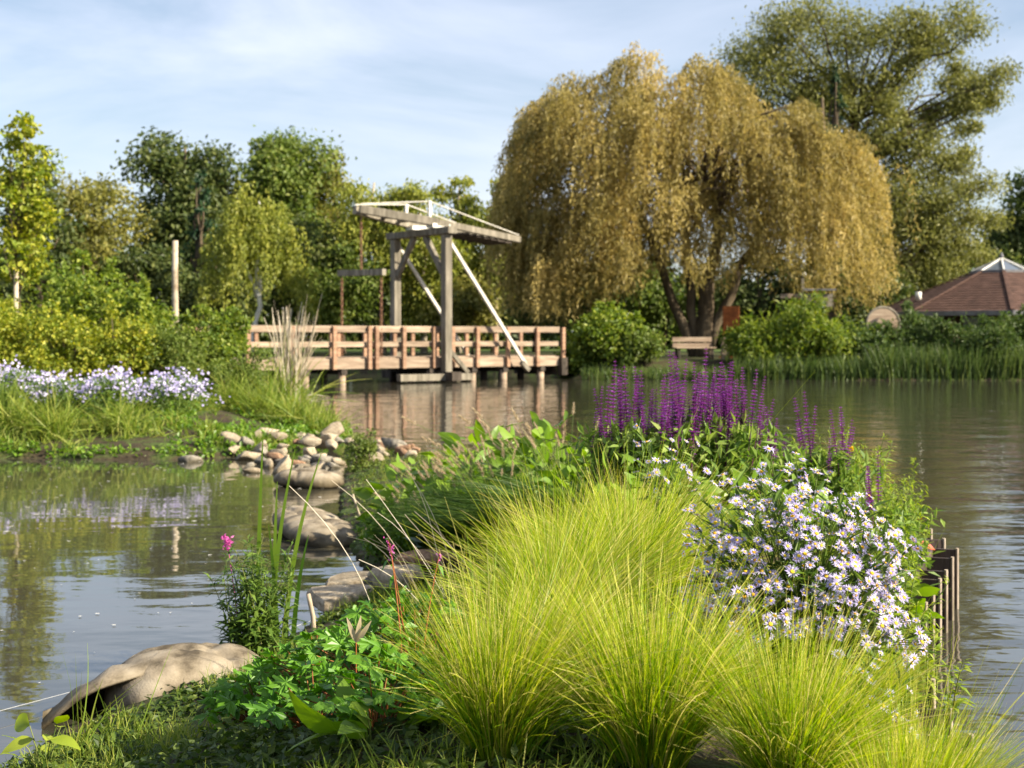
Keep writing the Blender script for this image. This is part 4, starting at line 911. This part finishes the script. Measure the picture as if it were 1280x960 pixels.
def more_heads(t, n, cz, rx, ry, rz, size):
    ap, ad_ = Acc(), Acc(); cent = []
    while len(cent) < n:
        d = rvec(1)[0]
        if d[2] < -.45 or d[1] > .45: continue
        p = np.array([d[0] * rx, d[1] * ry, d[2] * rz]) * (.6 + .45 * rng.random()) * (1 + .16 * math.sin(4 * d[0] + 1) * math.cos(5 * d[2] + 2 * d[1])) + np.array([0, 0, cz]); p[2] -= max(0, p[0] + .06) * .2
        nn = Vector(unit(d * .7 + np.array([0, -.2, .5]) + SV * .3 + rng.normal(size=3) * .5)); mt_ = np.array(orient(nn.cross(Vector(rvec(1)[0])), nn)); cent.append(p); sz = size * (.6 + .45 * rng.random())
        for me, ac in zip(ASTER[len(cent) % 5], (ap, ad_)):
            V = np.zeros(len(me.vertices) * 3); me.vertices.foreach_get('co', V); V = V.reshape(-1, 3) @ mt_.T * sz + p; off = ac.n
            for f in (3, 4):
                fs = [pl.vertices[:] for pl in me.polygons if len(pl.vertices) == f]
                if fs: ac.F.setdefault(f, []).append(np.array(fs) + off)
            ac.V.append(V); ac.n += len(V); ac.r.append(np.full(len(V), rng.random())); ac.t.append(np.full(len(V), .5))
    kind(link('petals', ap.mesh('petals'), M['petal'], t), 'stuff'); kind(link('flower_centres', ad_.mesh('flower_centres'), M['disc'], t), 'stuff')
big = aster_bush('large bush of pale lilac daisies with yellow centres beside the feather grass', .81, 4.0, .70, .34, .30, 298, .038, 60, leafn=1700, cz=.36); more_heads(big, 460, .36, .33, .28, .34, .036)
aster_bush('small lilac daisy plant behind the arching feather grass', .58, 5.3, .62, .16, .14, 26, .040, 20, leafn=160, cz=.44)
aster_bush('low drooping lilac daisy sprays at the foot of the large daisy bush', .93, 3.66, .40, .14, .1, 26, .038, 20, leafn=140, cz=.26)
# aster drifts on the far side of the pond: many small heads
def aster_drift(label, px, d, w, h, n):
    x = XD(px, d); t = thing('aster_clump', label, 'flowers', (x, d, gz(x, d)), group='lilac aster clumps on the bank across the pond')
    acc = Acc(); c = rng.normal(size=(26, 3)) * np.array([w * .45, .3, 0]); c[:, 2] = h * (.55 + .4 * rng.random(26)) * np.clip(1 - (c[:, 0] / (w * 1.25)) ** 2, .3, 1)
    P = c[rng.integers(26, size=n)] + rng.normal(size=(n, 3)) * np.array([.1, .12, .06]); nn = unit(rng.normal(size=(n, 3)) * .6 + np.array([.2, -.7, .8]))
    a = unit(np.cross(nn, rvec(n))); b = np.cross(nn, a); r_ = (.019 * (.7 + .6 * rng.random(n)))[:, None]
    V = np.stack([P + r_ * (math.cos(k * math.pi / 3) * a + math.sin(k * math.pi / 3) * b) for k in range(6)], 1); acc.add(V, np.arange(6 * n).reshape(n, 6), np.repeat(rng.random(n), 6))
    kind(link('blossom', acc.mesh('blossom'), M['petal'], t), 'stuff')
    acc = Acc(); m = 1800; P = rng.normal(size=(m, 3)) * np.array([w * .42, .28, 0]) + np.array([0, 0, 1]) * (rng.random(m) * h * .8)[:, None]
    leaf_quads(acc, P, rvec(m) + np.array([0, 0, .4]), rvec(m) + np.array([0, 0, .8]), .08, .02); link('foliage', acc.mesh('foliage'), M['aster_leaf'], t)
aster_drift('lilac aster clump at the open end of the row, before the golden shrubs', 12, 19.4, .42, .68, 620)
aster_drift('spreading lilac aster clump joining the two denser clumps', 70, 19.6, .45, .5, 520)
aster_drift('dense lilac aster clump below the middle golden shrub', 140, 19.7, .42, .56, 560)
aster_drift('lilac aster clump at the end of the row next to the tall leafy shrub', 215, 19.9, .5, .62, 680)

# ------------------------------------------------------------------ feather grass
def grass_mesh(n, h, spread, lean, seed, width=.0026, base=.085, curl=.45):
    acc = Acc(); a = rng.random(n) * 6.283; q = np.sqrt(rng.random(n)); B = np.stack([np.cos(a) * q * base, np.sin(a) * q * base, np.zeros(n)], 1)
    out = np.stack([np.cos(a), np.sin(a), np.zeros(n)], 1); tilt = spread * q * (.35 + .9 * rng.random(n))
    D = unit(np.array([0, 0, 1.]) + out * tilt[:, None] + rng.normal(size=(n, 3)) * .10)
    ln = h * (.4 + .7 * rng.random(n)); cl = curl * (.3 + .9 * rng.random(n)) * (.35 + q)
    brk = (rng.random(n) < .07)[:, None]; bend = rng.normal(size=(n, 3)) * .35 * brk + out * (cl * .55)[:, None] + np.array([0, 0, -.38]) * cl[:, None] + np.array(lean) * (.5 + .6 * rng.random(n))[:, None] + rng.normal(size=(n, 3)) * .13
    blades(acc, B, D, ln, bend, width * (.7 + .6 * rng.random(n)), 6, wtip=.25)
    return acc.mesh('blade')
def seed_mesh(n, h, spread, lean, base=.05):
    acc = Acc(); a = rng.random(n) * 6.283; B = np.stack([np.cos(a) * base * .6, np.sin(a) * base * .6, np.zeros(n)], 1); out = np.stack([np.cos(a), np.sin(a), np.zeros(n)], 1)
    D = unit(np.array([0, 0, 1.]) + out * spread * .6 + rng.normal(size=(n, 3)) * .1); ln = h * (.85 + .4 * rng.random(n))
    Pt = blades(acc, B, D, ln, out * .25 + np.array([0, 0, -.3]) + np.array(lean) + rng.normal(size=(n, 3)) * .08, .0016, 7, r=np.full(n, .9), wtip=.6)
    for k in range(n):                                       # fluffy awns near the tip
        m = 7; f = 4 + 3 * rng.random(m); i0 = np.clip(f.astype(int), 0, 6); p = Pt[k][i0] * (1 - (f - i0))[:, None] + Pt[k][i0 + 1] * (f - i0)[:, None]
        T = unit(Pt[k][-1] - Pt[k][-3]); blades(acc, p, unit(T + rng.normal(size=(m, 3)) * .25), .05, rng.normal(size=(m, 3)) * .3, .0011, 2)
    return acc.mesh('seed_head')
GR = [(grass_mesh(2300, .52, .34, (.16, 0, -.02), 0), seed_mesh(60, .52, .5, (.12, 0, -.05))), (grass_mesh(2400, .50, .36, (.06, 0, 0), 1), seed_mesh(50, .48, .45, (0, 0, -.1))), (grass_mesh(2700, .62, .5, (.16, 0, -.04), 2, curl=.7), seed_mesh(70, .62, .7, (.1, 0, -.1)))]
GROUP = 'feather grass clumps on the planted spit'
for k, x, y, rz, s, lb in [
    (0, -.02, 3.24, .2, .84, 'golden feather grass clump next to the palmate leaved plants'),
    (1, .31, 3.18, 1.0, .88, 'upright green feather grass clump between the golden clump and the daisies'),
    (2, .16, 4.3, .1, .84, 'arching feather grass clump behind the golden clump'),
    (2, .42, 4.75, .5, .92, 'arching feather grass clump next to the small lilac daisies'),
    (1, .16, 5.1, 2.0, .80, 'feather grass clump beside the fountain grass'),
    (0, .50, 5.8, 1.5, .80, 'feather grass clump in front of the purple salvia'),
    (1, .60, 3.05, .4, .78, 'feather grass clump spilling below the large daisy bush'),
    (1, .82, 3.02, 2.2, .76, 'feather grass clump beside the retaining wall'),
    (0, 1.0, 3.38, .9, .62, 'feather grass clump overhanging the water by the wall'),
    (2, .12, 3.9, 2.6, .62, 'thin feather grass clump in the gap behind the golden clump'),
    (0, 1.15, 4.5, 2.2, .5, 'small feather grass clump at the top of the plank wall')]:
    t = thing('feather_grass', lb, 'grass', (x, y, gz(x, y) - .01), 0 if k != 1 else rz, GROUP, s)
    link('blade', GR[k][0], M['feather_grass'], t); link('seed_head', GR[k][1], M['feather_grass'], t)
# pale hair-like stems arching over the water on the canal side
x, y = 1.0, 3.15; t = thing('pale_grass', 'pale dry grass hairs arching out over the water beside the wall', 'grass', (x, y, gz(x, y)))
acc = Acc(); n = 60; P = rng.normal(size=(n, 3)) * np.array([.04, .05, 0]); blades(acc, P, unit(rng.normal(size=(n, 3)) * .25 + np.array([.55, 0, .8])), .45 + .15 * rng.random(n), rng.normal(size=(n, 3)) * .15 + np.array([.25, 0, -.55]), .0018, 8)
link('blade', acc.mesh('blade'), M['dry_stem'], t)

# ------------------------------------------------------------------ salvia
def spike_mesh(seed, h=.24):
    g = np.random.default_rng(seed); acc = Acc(); tube(acc, [(0, 0, -.25), (0, .004, 0), (0, 0, h)], [.0025, .002, .001], 5, .1)
    nw = 17
    for k in range(nw):
        z = h * (k + .3) / nw; f = 1 - (k / nw) ** 2 * .72; m = 7; a = 2 * math.pi * (np.arange(m) + g.random()) / m; P = np.stack([np.cos(a) * .003, np.sin(a) * .003, np.full(m, z)], 1)
        out = np.stack([np.cos(a), np.sin(a), np.full(m, .55)], 1) + g.normal(size=(m, 3)) * .2
        op = g.random() < .8
        leaf_quads(acc, P, out, np.stack([np.zeros(m), np.zeros(m), np.ones(m)], 1), .017 * f * (1 if op else .6), .008 * f + .002, r=np.clip((.35 + .65 * g.random(m)) * (1 if op else .35), 0, 1))
        leaf_quads(acc, P, out + np.array([0, 0, .5]), out, .009 * f, .006 * f, r=np.full(m, .05 + .1 * g.random()))
    return acc.mesh('flower_spike')
SPIKES = [spike_mesh(k, .2 + .03 * k) for k in range(4)]
for s_ in SPIKES: s_.materials.append(M['salvia'])
def salvia(label, x, y, h, nsp, rx, ry, leafm=1300, foliage='sage_leaf'):
    t = thing('salvia_plant', label, 'flowers', (x, y, gz(x, y)), group='purple salvia plants'); acc, al = Acc(), Acc()
    for k in range(nsp):
        px, py = rng.uniform(-1, 1) * rx, rng.uniform(-1, 1) * ry; hh = h * (.68 + .38 * rng.random()); lean = rng.normal() * .09 + px * .2
        base = np.array([px * .5, py * .5, 0]); top = np.array([px, py, hh]); tube(acc, [base, (base + top) / 2 + rng.normal(size=3) * .01, top], [.0035, .003, .0025], 5, rng.random())
        o = link('flower_spike', SPIKES[k % 4], None, t); A = unit(np.array([lean, rng.normal() * .05, 1.0]))
        k_ = .78 + .45 * rng.random(); place(o, top - A * .02, np.cross(A, [rng.normal(), rng.normal(), .01]), A, (k_ * 1.25, k_ * 1.25, k_))
    P = rng.normal(size=(leafm, 3)) * np.array([rx * .62, ry * .62, 0]) + np.array([0, 0, 1.]) * (h * .08 + h * .8 * rng.random(leafm) ** 1.1)[:, None]
    leaf_quads(al, P, rvec(leafm) + np.array([0, 0, .3]), rvec(leafm) * .7 + np.array([0, 0, 1.]), .06 + .04 * rng.random(leafm), .022 + .012 * rng.random(leafm))
    link('stem', acc.mesh('stem', True), M['green_stem'], t); link('foliage', al.mesh('foliage'), M[foliage], t)
for x, y, h, nsp, lb in [(.58, 7.15, .53, 20, 'purple salvia at the end of the bed towards the fountain grass'), (.75, 6.95, .56, 26, 'dense purple salvia in the middle of the bed'), (.98, 7.2, .62, 28, 'tallest purple salvia, its spikes reaching up to the far bench'), (1.12, 7.05, .55, 22, 'purple salvia at the end of the dense bed towards the canal'), (1.58, 7.3, .48, 10, 'sparse purple salvia standing apart near the plank wall'), (1.80, 7.1, .36, 4, 'leaning purple salvia stems at the edge over the canal')]:
    salvia(lb, x, y, h, nsp, .19, .2)

# ------------------------------------------------------------------ broad-leaved plants: every leaf its own piece
def ovate(name, w=.5, arch=.18, cup=.12, wave=.03, seed=0):
    g = np.random.default_rng(seed); k = 7; V, F = [], []
    for i in range(k + 1):
        f = i / k; hw = w * .5 * math.sin(math.pi * f ** .75) ** .85 if 0 < f < 1 else .012; z = -arch * f * f
        for sx in (-1, -.5, 0, .5, 1): V.append((sx * hw, f, z + cup * abs(sx) * hw + g.normal() * wave * .35 * abs(sx)))
    for i in range(k):
        for j in range(4): b = i * 5 + j; F.append([b, b + 1, b + 6, b + 5])
    n = len(V); return mesh(name, V, F, np.full(n, g.random()), np.full(n, .5), True)
def palmate(name, seed=0):
    g = np.random.default_rng(seed); V = [(0, 0, .06)]; ang = []
    for l in range(5):
        c = R(-125 + 62.5 * l); sc_ = .72 + .28 * math.cos(c * .5)
        for da, r_ in ((-26, .42), (-17, .72), (-11, .66), (-5, .95), (0, 1.0), (6, .93), (11, .66), (17, .74)): ang.append((c + R(da), r_ * sc_ * (.93 + .12 * g.random())))
    ang.append((R(-125 + 62.5 * 4 + 27), .36))
    for a_, r_ in ang: V.append((.5 * r_ * math.sin(a_), .5 * r_ * math.cos(a_), .06 - .12 * r_ * r_ + .03 * g.normal() + .05 * math.cos(5 * a_)))
    F = [[0, i + 1, i] for i in range(1, len(ang))]
    n = len(V); return mesh(name, V, F, np.full(n, g.random()), np.full(n, .5), False)
OV = [ovate('leaf', .42 + .06 * k, .1 + .1 * k, .15, .04, k) for k in range(4)]; OVS = [ovate('leaf', .2 + .03 * k, .2 + .1 * k, .2, .03, 9 + k) for k in range(3)]
PA = [palmate('leaf', k) for k in range(5)]
CACHE = {}
def shared(me, mat):
    key = (me.name, mat)
    if key not in CACHE: c = me.copy(); c.materials.clear(); c.materials.append(M[mat]); CACHE[key] = c
    return CACHE[key]
def rosette(name, label, x, y, n, rx, ry, h, lens, meshes, mat, up=.5, group=None, stem='green_stem', cat='plant', petiole=True, flat=.5, jit=.35):
    t = thing(name, label, cat, (x, y, gz(x, y) - .005), group=group); acc = Acc()
    for k in range(n):
        a = rng.random() * 6.283; q = math.sqrt(rng.random()); P = np.array([rx * q * math.cos(a), ry * q * math.sin(a), h * (.25 + .75 * rng.random()) * (1 - .5 * q * q)]); out = np.array([math.cos(a), math.sin(a), 0])
        A = unit(out * (.4 + q) + np.array([0, 0, up]) * rng.normal(.8, .5) + rng.normal(size=3) * .35); Nn = unit(np.array([0, 0, 1.]) * flat + SV * .3 + rng.normal(size=3) * jit)
        o = link('leaf', shared(meshes[k % len(meshes)], mat), None, t); place(o, P, A, Nn, lens * (.65 + .6 * rng.random()))
        if petiole: b = P * np.array([.3, .3, 0]); tube(acc, [b, (b + P) / 2 + np.array([0, 0, .02]), P], [.0022, .0018, .0014], 4, rng.random(), cap=False)
    if petiole: link('stem', acc.mesh('stem', True), M[stem], t)
    return t
GP = 'palmate leaved plants on the slope'
for px, py, n, rx, h, lb in [(325, 908, 46, .16, .15, 'palmate leaved plant next to the large sandbag'), (395, 930, 50, .18, .17, 'palmate leaved plant with reddish lower stems above the bare soil'), (405, 885, 54, .2, .19, 'dense palmate leaved plant behind the withered pink leaf'), (470, 930, 54, .18, .2, 'palmate leaved plant crowding the golden feather grass'), (465, 880, 50, .22, .2, 'palmate leaved plant in the middle of the leafy patch'), (520, 865, 50, .2, .22, 'palmate leaved plant below the flat slabs'), (500, 830, 46, .2, .15, 'palmate leaved plant at the upper edge of the leafy patch'), (365, 880, 34, .16, .13, 'small palmate leaved plant at the foot of the purple loosestrife')]:
    x, y = W(px, py, .22); x, y = W(px, py, gz(x, y))
    rosette('cranesbill_plant', lb, x, y, n, rx, rx, h, .105, PA, 'geranium_leaf', .35, GP, 'red_stem', flat=.8)
x, y = W(465, 985, .42); rosette('dock_plant', 'broad green leaves spreading low at the foot of the palmate plants', x, y, 12, .12, .1, .1, .13, OV, 'fresh_leaf', .3, None)
x, y = W(55, 952, .12); rosette('nettle_plant', 'bright toothed leaves beside the dark wet stone', x, y, 12, .1, .08, .2, .09, OV, 'lime_leaf', .3)
LP = 'broad leaved plants at the crest of the spit'
for x, y, n, rx, h, L_, lb in [(-.55, 9.6, 90, .42, .55, .14, 'fresh green broad leaved plant at the far end of the spit'), (-.15, 9.2, 95, .42, .62, .15, 'fresh green broad leaved plant beside the fountain grass crest'), (.25, 8.6, 95, .38, .66, .14, 'fresh green broad leaved plant next to the purple salvia'), (-.2, 10.4, 60, .4, .55, .15, 'broad leaved plant half hidden behind the crest'), (.62, 6.5, 50, .3, .40, .12, 'broad leaved plant below the first purple salvia'), (1.0, 6.35, 50, .3, .36, .12, 'broad leaved plant between the salvia and the large daisy bush'), (1.35, 6.7, 34, .28, .3, .11, 'broad leaved plant below the sparse salvia'), (1.55, 6.2, 30, .26, .26, .10, 'broad leaved plant above the plank wall'), (.38, 7.75, 36, .26, .34, .12, 'dark shaded broad leaved plant behind the fountain grass')]:
    rosette('comfrey_plant', lb, x, y, int(n * 1.3), rx, rx, h, L_, OV, 'fresh_leaf', .5, LP, flat=.25, jit=.65)
for x, y, lb in [(-.40, 8.7, 'silver grey woolly plant between the fountain grass and the far end'), (1.75, 6.6, 'silver grey woolly plant near the plank wall')]:
    rosette('lambs_ear_plant', lb, x, y, 40, .2, .16, .22, .11, OVS, 'silver_leaf', .6, 'silver leaved plants')
for x, y, lb in [(-.78, 9.2, 'small round green bush on the shaded slope'), (-.62, 9.0, 'small green bush beside the fountain grass on the shaded slope')]:
    shrub('small_bush', lb, x, y, .34, .22, 'fresh_leaf', .035, .022, 12, 22, 14, 'small bushes on the shaded slope')
shrub('small_bush', 'dark tuft of weeds beside the last stones of the heap', -1.62, 15.6, .42, .22, 'green_leaf', .05, .02, 10, 20, 14, 'small bushes on the shaded slope')

# ------------------------------------------------------------------ upright herbs
def herb(name, label, x, y, ns, h, spread, ll, lw, per, mat, stem='green_stem', group=None, cat='plant', base=.05, lean=(0, 0), f0=.12, updir=.35):
    t = thing(name, label, cat, (x, y, gz(x, y) - .005), group=group); acc, al = Acc(), Acc(); tips = []
    for k in range(ns):
        b = rng.normal(size=3) * np.array([base, base, 0]); d = rng.normal(size=3) * np.array([spread, spread, 0]) + np.array([*lean, 0]); hh = h * (.6 + .5 * rng.random())
        tt = np.linspace(0, 1, 6); pts = b + np.outer(tt, [0, 0, hh]) + np.outer(tt ** 1.6, d * hh); tube(acc, pts, np.linspace(.0035, .0012, 6), 5, rng.random(), cap=False); tips.append((pts[-1], unit(pts[-1] - pts[-2])))
        f = f0 + (1 - f0) * rng.random(per); P = np.stack([np.interp(f, tt, pts[:, i]) for i in range(3)], 1); a = rng.random(per) * 6.283
        A = np.stack([np.cos(a), np.sin(a), updir + .5 * rng.normal(size=per)], 1); s = (1.15 - .6 * f) * (.75 + .5 * rng.random(per))
        leaf_quads(al, P, A, np.array([0, 0, 1.]) + rng.normal(size=(per, 3)) * .25, ll * s, lw * s, curl=.22)
    link('stem', acc.mesh('stem', True), M[stem], t); link('foliage', al.mesh('foliage'), M[mat], t)
    return t, tips
x, y = -1.13, 6.25
t, tips = herb('purple_loosestrife', 'bushy loosestrife with narrow leaves and a pink flower tip by the sandbag', x, y, 32, .50, .19, .085, .019, 50, 'aster_leaf', base=.07)
acc = Acc()
tp = np.array([-.12, -.02, .52]); tube(acc, [(-.05, 0, 0), (-.09, 0, .3), tp + np.array([0, 0, .03])], [.003, .0025, .001], 5)
for k in range(70): p = tp + np.array([rng.normal() * .008, rng.normal() * .008, -.03 + .06 * rng.random()]); leaf_quads(acc, [p], rvec(1) + np.array([[0, 0, .3]]), rvec(1), .02, .013)
link('flower_spike', acc.mesh('flower_spike'), M['pink'], t)
x, y = -1.08, 6.42; t = thing('iris_plant', 'tall sword shaped iris leaves rising behind the loosestrife', 'plant', (x, y, max(0, gz(x, y))))
for dx, h_, bx in [(-.07, 1.02, .02), (-.01, .95, .09), (.0, .8, .02), (.05, .93, .14), (.02, .6, -.05), (.09, .55, .1)]:
    acc = Acc(); blades(acc, np.array([[dx, 0, 0]]), np.array([[bx * .3, 0, 1.]]), h_, np.array([[bx, 0, -.03]]), .024, 8, side=np.array([[.1, 1., 0]])); link('leaf', acc.mesh('leaf', True), M['fresh_leaf'], t)
HB = 'feathery weeds above the plank wall'
for x, y, h, lb in [(1.48, 6.05, .40, 'bright feathery weed spilling over the plank wall'), (1.72, 6.75, .40, 'bright upright weed with plumed tip above the plank wall'), (1.92, 7.25, .44, 'tallest feathery weed at the corner of the plank wall'), (2.05, 7.75, .36, 'feathery weed at the outer corner of the wall'), (1.3, 5.3, .34, 'yellow green weed beside the large daisy bush'), (2.1, 8.6, .42, 'feathery weed on the canal edge behind the salvia'), (1.38, 5.7, .3, 'low yellow green weed at the top of the planks'), (1.2, 4.75, .3, 'yellow green weed between daisies and wall'), (1.75, 7.5, .5, 'leafy weed between the salvia and the canal')]:
    herb('feathery_weed', lb, x, y, 26, h * 1.1, .2, .065, .014, 52, 'lime_leaf', group=HB, base=.11)
t, tips = herb('buttercup_stem', 'single tall stem with a yellow flower head beside the sparse salvia', 1.72, 7.2, 1, .82, .03, .05, .015, 12, 'lime_leaf', base=.01); tp, dd = max(tips, key=lambda q: q[0][2])
acc = Acc(); leaf_quads(acc, np.repeat(tp[None], 16, 0), rvec(16) + np.array([0, 0, .3]), rvec(16), .02, .014); link('flower', acc.mesh('flower'), M['yellow'], t)
t, tips = herb('knotweed_stem', 'red stemmed weed with small pink flowers beside the golden grass', -.30, 4.0, 3, .42, .1, .07, .016, 9, 'geranium_leaf', 'red_stem', base=.03)
for tp, dd in tips:
    acc = Acc()
    for k in range(18): leaf_quads(acc, [tp - dd * .05 * rng.random() + rng.normal(size=3) * .004], rvec(1), rvec(1), .007, .005)
    link('flower', acc.mesh('flower'), M['pink'], t)
x, y = 2.16, 7.75; t = thing('red_leaf_plant', 'weed with bright red leaves on top of the plank wall corner', 'plant', (x, y, gz(x, y)))
acc = Acc(); tube(acc, [(0, 0, 0), (.05, 0, .1), (.1, -.02, .16)], .002, 4); link('stem', acc.mesh('stem'), M['red_stem'], t); acc = Acc(); tube(acc, [(0, 0, 0), (-.05, 0, .14), (.02, -.02, .2)], .002, 4); link('stem', acc.mesh('stem'), M['red_stem'], t)
for P, A, s in [((.06, 0, .1), (.8, 0, -.35), .1), ((-.03, 0, .15), (.5, -.3, .5), .07), ((-.1, 0, .1), (-.6, -.3, .3), .08), ((.02, -.02, .2), (.5, -.2, .4), .06)]:
    o = link('leaf', shared(OV[0], 'red_leaf'), None, t); place(o, P, A, (.2, -.8, .6), s)
# withered pink leaf
x, y = W(445, 880, .52); t = thing('withered_leaf', 'withered pinkish leaf standing among the palmate leaves', 'leaf', (x, y, gz(x, y) + .2))
acc = Acc(); tube(acc, [(0, 0, -.2), (.0, 0, -.05), (.0, 0, .0)], .0018, 4); link('stem', acc.mesh('stem'), M['red_stem'], t)
for A in ((.2, 0, 1), (-.3, .1, .8), (.5, -.2, .7)): o = link('leaf', shared(OVS[0], 'tan_fluff'), None, t); place(o, (0, 0, 0), A, (.2, -1, .2), .07)

# ------------------------------------------------------------------ fountain grass
def foxtail(seed):
    g = np.random.default_rng(seed); acc = Acc(); n = 190; f = g.random(n); a = g.random(n) * 6.283; P = np.stack([np.zeros(n), np.zeros(n), f * .1], 1)
    out = np.stack([np.cos(a), np.sin(a), np.full(n, 1.1)], 1); blades(acc, P, unit(out), .022 * (1.1 - .6 * f), g.normal(size=(n, 3)) * .2, .0022, 2, r=g.random(n)); return acc.mesh('seed_head')
FOX = [foxtail(k) for k in range(3)]
def fountain(label, x, y, h, nh, s=1.0, lean=(-.3, -.1)):
    t = thing('fountain_grass', label, 'grass', (x, y, gz(x, y)), group='fountain grass clumps'); acc, st = Acc(), Acc(); n = 1300
    a = rng.random(n) * 6.283; q = np.sqrt(rng.random(n)); out = np.stack([np.cos(a), np.sin(a), np.zeros(n)], 1)
    blades(acc, out * (q * .09)[:, None], unit(np.array([0, 0, 1.]) + out * (.6 * q)[:, None] + rng.normal(size=(n, 3)) * .1), h * (.6 + .6 * rng.random(n)), out * .5 + np.array([lean[0] * .4, 0, -.4]), .0045, 6)
    link('blade', acc.mesh('blade'), M['fountain_grass'], t)
    for k in range(nh):
        d = np.array([lean[0] + rng.normal() * .32, lean[1] + rng.normal() * .3, 0]); hh = h * (.85 + .4 * rng.random()); tt = np.linspace(0, 1, 6); pts = np.outer(tt, [0, 0, hh]) + np.outer(tt ** 1.7, d * hh) + rng.normal(size=3) * np.array([.04, .04, 0])
        tube(st, pts, .0013, 4, rng.random(), cap=False); A = unit(pts[-1] - pts[-2]); o = link('seed_head', FOX[k % 3], M['tan_fluff'], t); place(o, pts[-1], np.cross(A, [.3, .9, .1]), A, .62 + .35 * rng.random())
    link('stem', st.mesh('stem', True), M['green_stem'], t)
fountain('fountain grass with tan foxtails leaning over the shaded slope', -.30, 8.75, .46, 26)
fountain('fountain grass with tan foxtails in the middle of the slope', -.05, 8.6, .5, 26)
fountain('fountain grass clump with foxtails below the broad leaved crest', -.02, 8.4, .48, 18)
fountain('fountain grass clump reaching towards the purple salvia', .28, 8.1, .54, 20)
fountain('small fountain grass clump on the slope above the flat slabs', -.52, 9.1, .32, 12)

# single stalks of seeding grass along the slope
t = thing('seeding_grass', 'thin tan seeding grass stalks rising between slabs and feather grass', 'grass', (-.22, 5.6, gz(-.22, 5.6))); acc = Acc(); n = 15
P = rng.normal(size=(n, 3)) * np.array([.12, .3, 0]); blades(acc, P, unit(rng.normal(size=(n, 3)) * .2 + np.array([-.3, 0, 1.])), .38 + .25 * rng.random(n), rng.normal(size=(n, 3)) * .12 + np.array([-.2, 0, -.15]), .0028, 6, wtip=.8)
link('stem', acc.mesh('stem'), M['dry_stem'], t)
# grass blades beside the open end of the sandbag
x, y = -1.40, 4.75; t = thing('grass_tuft', 'few long grass blades in front of the open end of the sandbag', 'grass', (x, y, gz(x, y))); acc = Acc(); n = 14
blades(acc, rng.normal(size=(n, 3)) * np.array([.06, .04, 0]), unit(rng.normal(size=(n, 3)) * .22 + np.array([.12, 0, 1.])), .24 + .12 * rng.random(n), rng.normal(size=(n, 3)) * .2 + np.array([.1, 0, -.1]), .0055, 6); link('blade', acc.mesh('blade'), M['bank_grass'], t)

# ------------------------------------------------------------------ sticks, thread, floating flecks
def stick(label, p0, p1, r_, mat):
    p0, p1 = np.array(p0), np.array(p1); acc = Acc(); tt = np.linspace(0, 1, 6)[:, None]; tube(acc, (p1 - p0) * tt + rng.normal(size=(6, 3)) * .003, np.linspace(r_, r_ * .85, 6), 9)
    tag(link('stick', acc.mesh('stick', True), M[mat], None, tuple(p0)), label, 'stick')
x, y = W(396, 795, .02); stick('short cut stick standing upright at the water edge', (x, y, -.05), (x - .035, y, .23), .013, 'pale_bark')
x, y = W(466, 665, .15); stick('thin pale cane leaning on the shaded slope', (x, y, gz(x, y)), (x - .13, y - .1, .42), .009, 'dry_stem')
a_, b_ = np.array([-1.95, 5.0, .03]), np.array([-.62, 7.6, .16]); acc = Acc(); tt = np.linspace(0, 1, 14)[:, None]; P = a_ + (b_ - a_) * tt - np.array([0, 0, .05]) * np.sin(tt * math.pi); P[:, 2] = np.maximum(P[:, 2], .012)
acc = Acc(); tube(acc, [(-2.3, 5.05, .05), (-2.0, 5.56, .035), (-1.51, 6.4, .025), (-1.2, 6.95, .03), (-1.0, 7.3, .05)], .0014, 5)
tag(link('white_line', acc.mesh('white_line'), M['white_thread']), 'thin white line stretched over the pond behind the large sandbag', 'line')
acc = Acc(); n = 420; X = np.concatenate([rng.uniform(-6, -1.3, n)]); Y = 6 + 11 * rng.random(n) ** .8; k = (h_pen(X, Y) < -.1) & (h_left(X, Y) < -.1); X, Y = X[k], Y[k]; n = len(X)
a = rng.random(n) * 6.283; r_ = .004 + .014 * rng.random(n) ** 3
V = np.stack([np.stack([X + r_ * np.cos(a + j * math.pi / 3) * 1.3, Y + r_ * np.sin(a + j * math.pi / 3), np.full(n, .006)], 1) for j in range(6)], 1)
acc.add(V, np.arange(6 * n).reshape(n, 6), np.repeat(rng.random(n), 6))
kind(link('floating_flecks', acc.mesh('floating_flecks'), M['fleck']), 'stuff', 'pale petals and flecks floating on the pond')
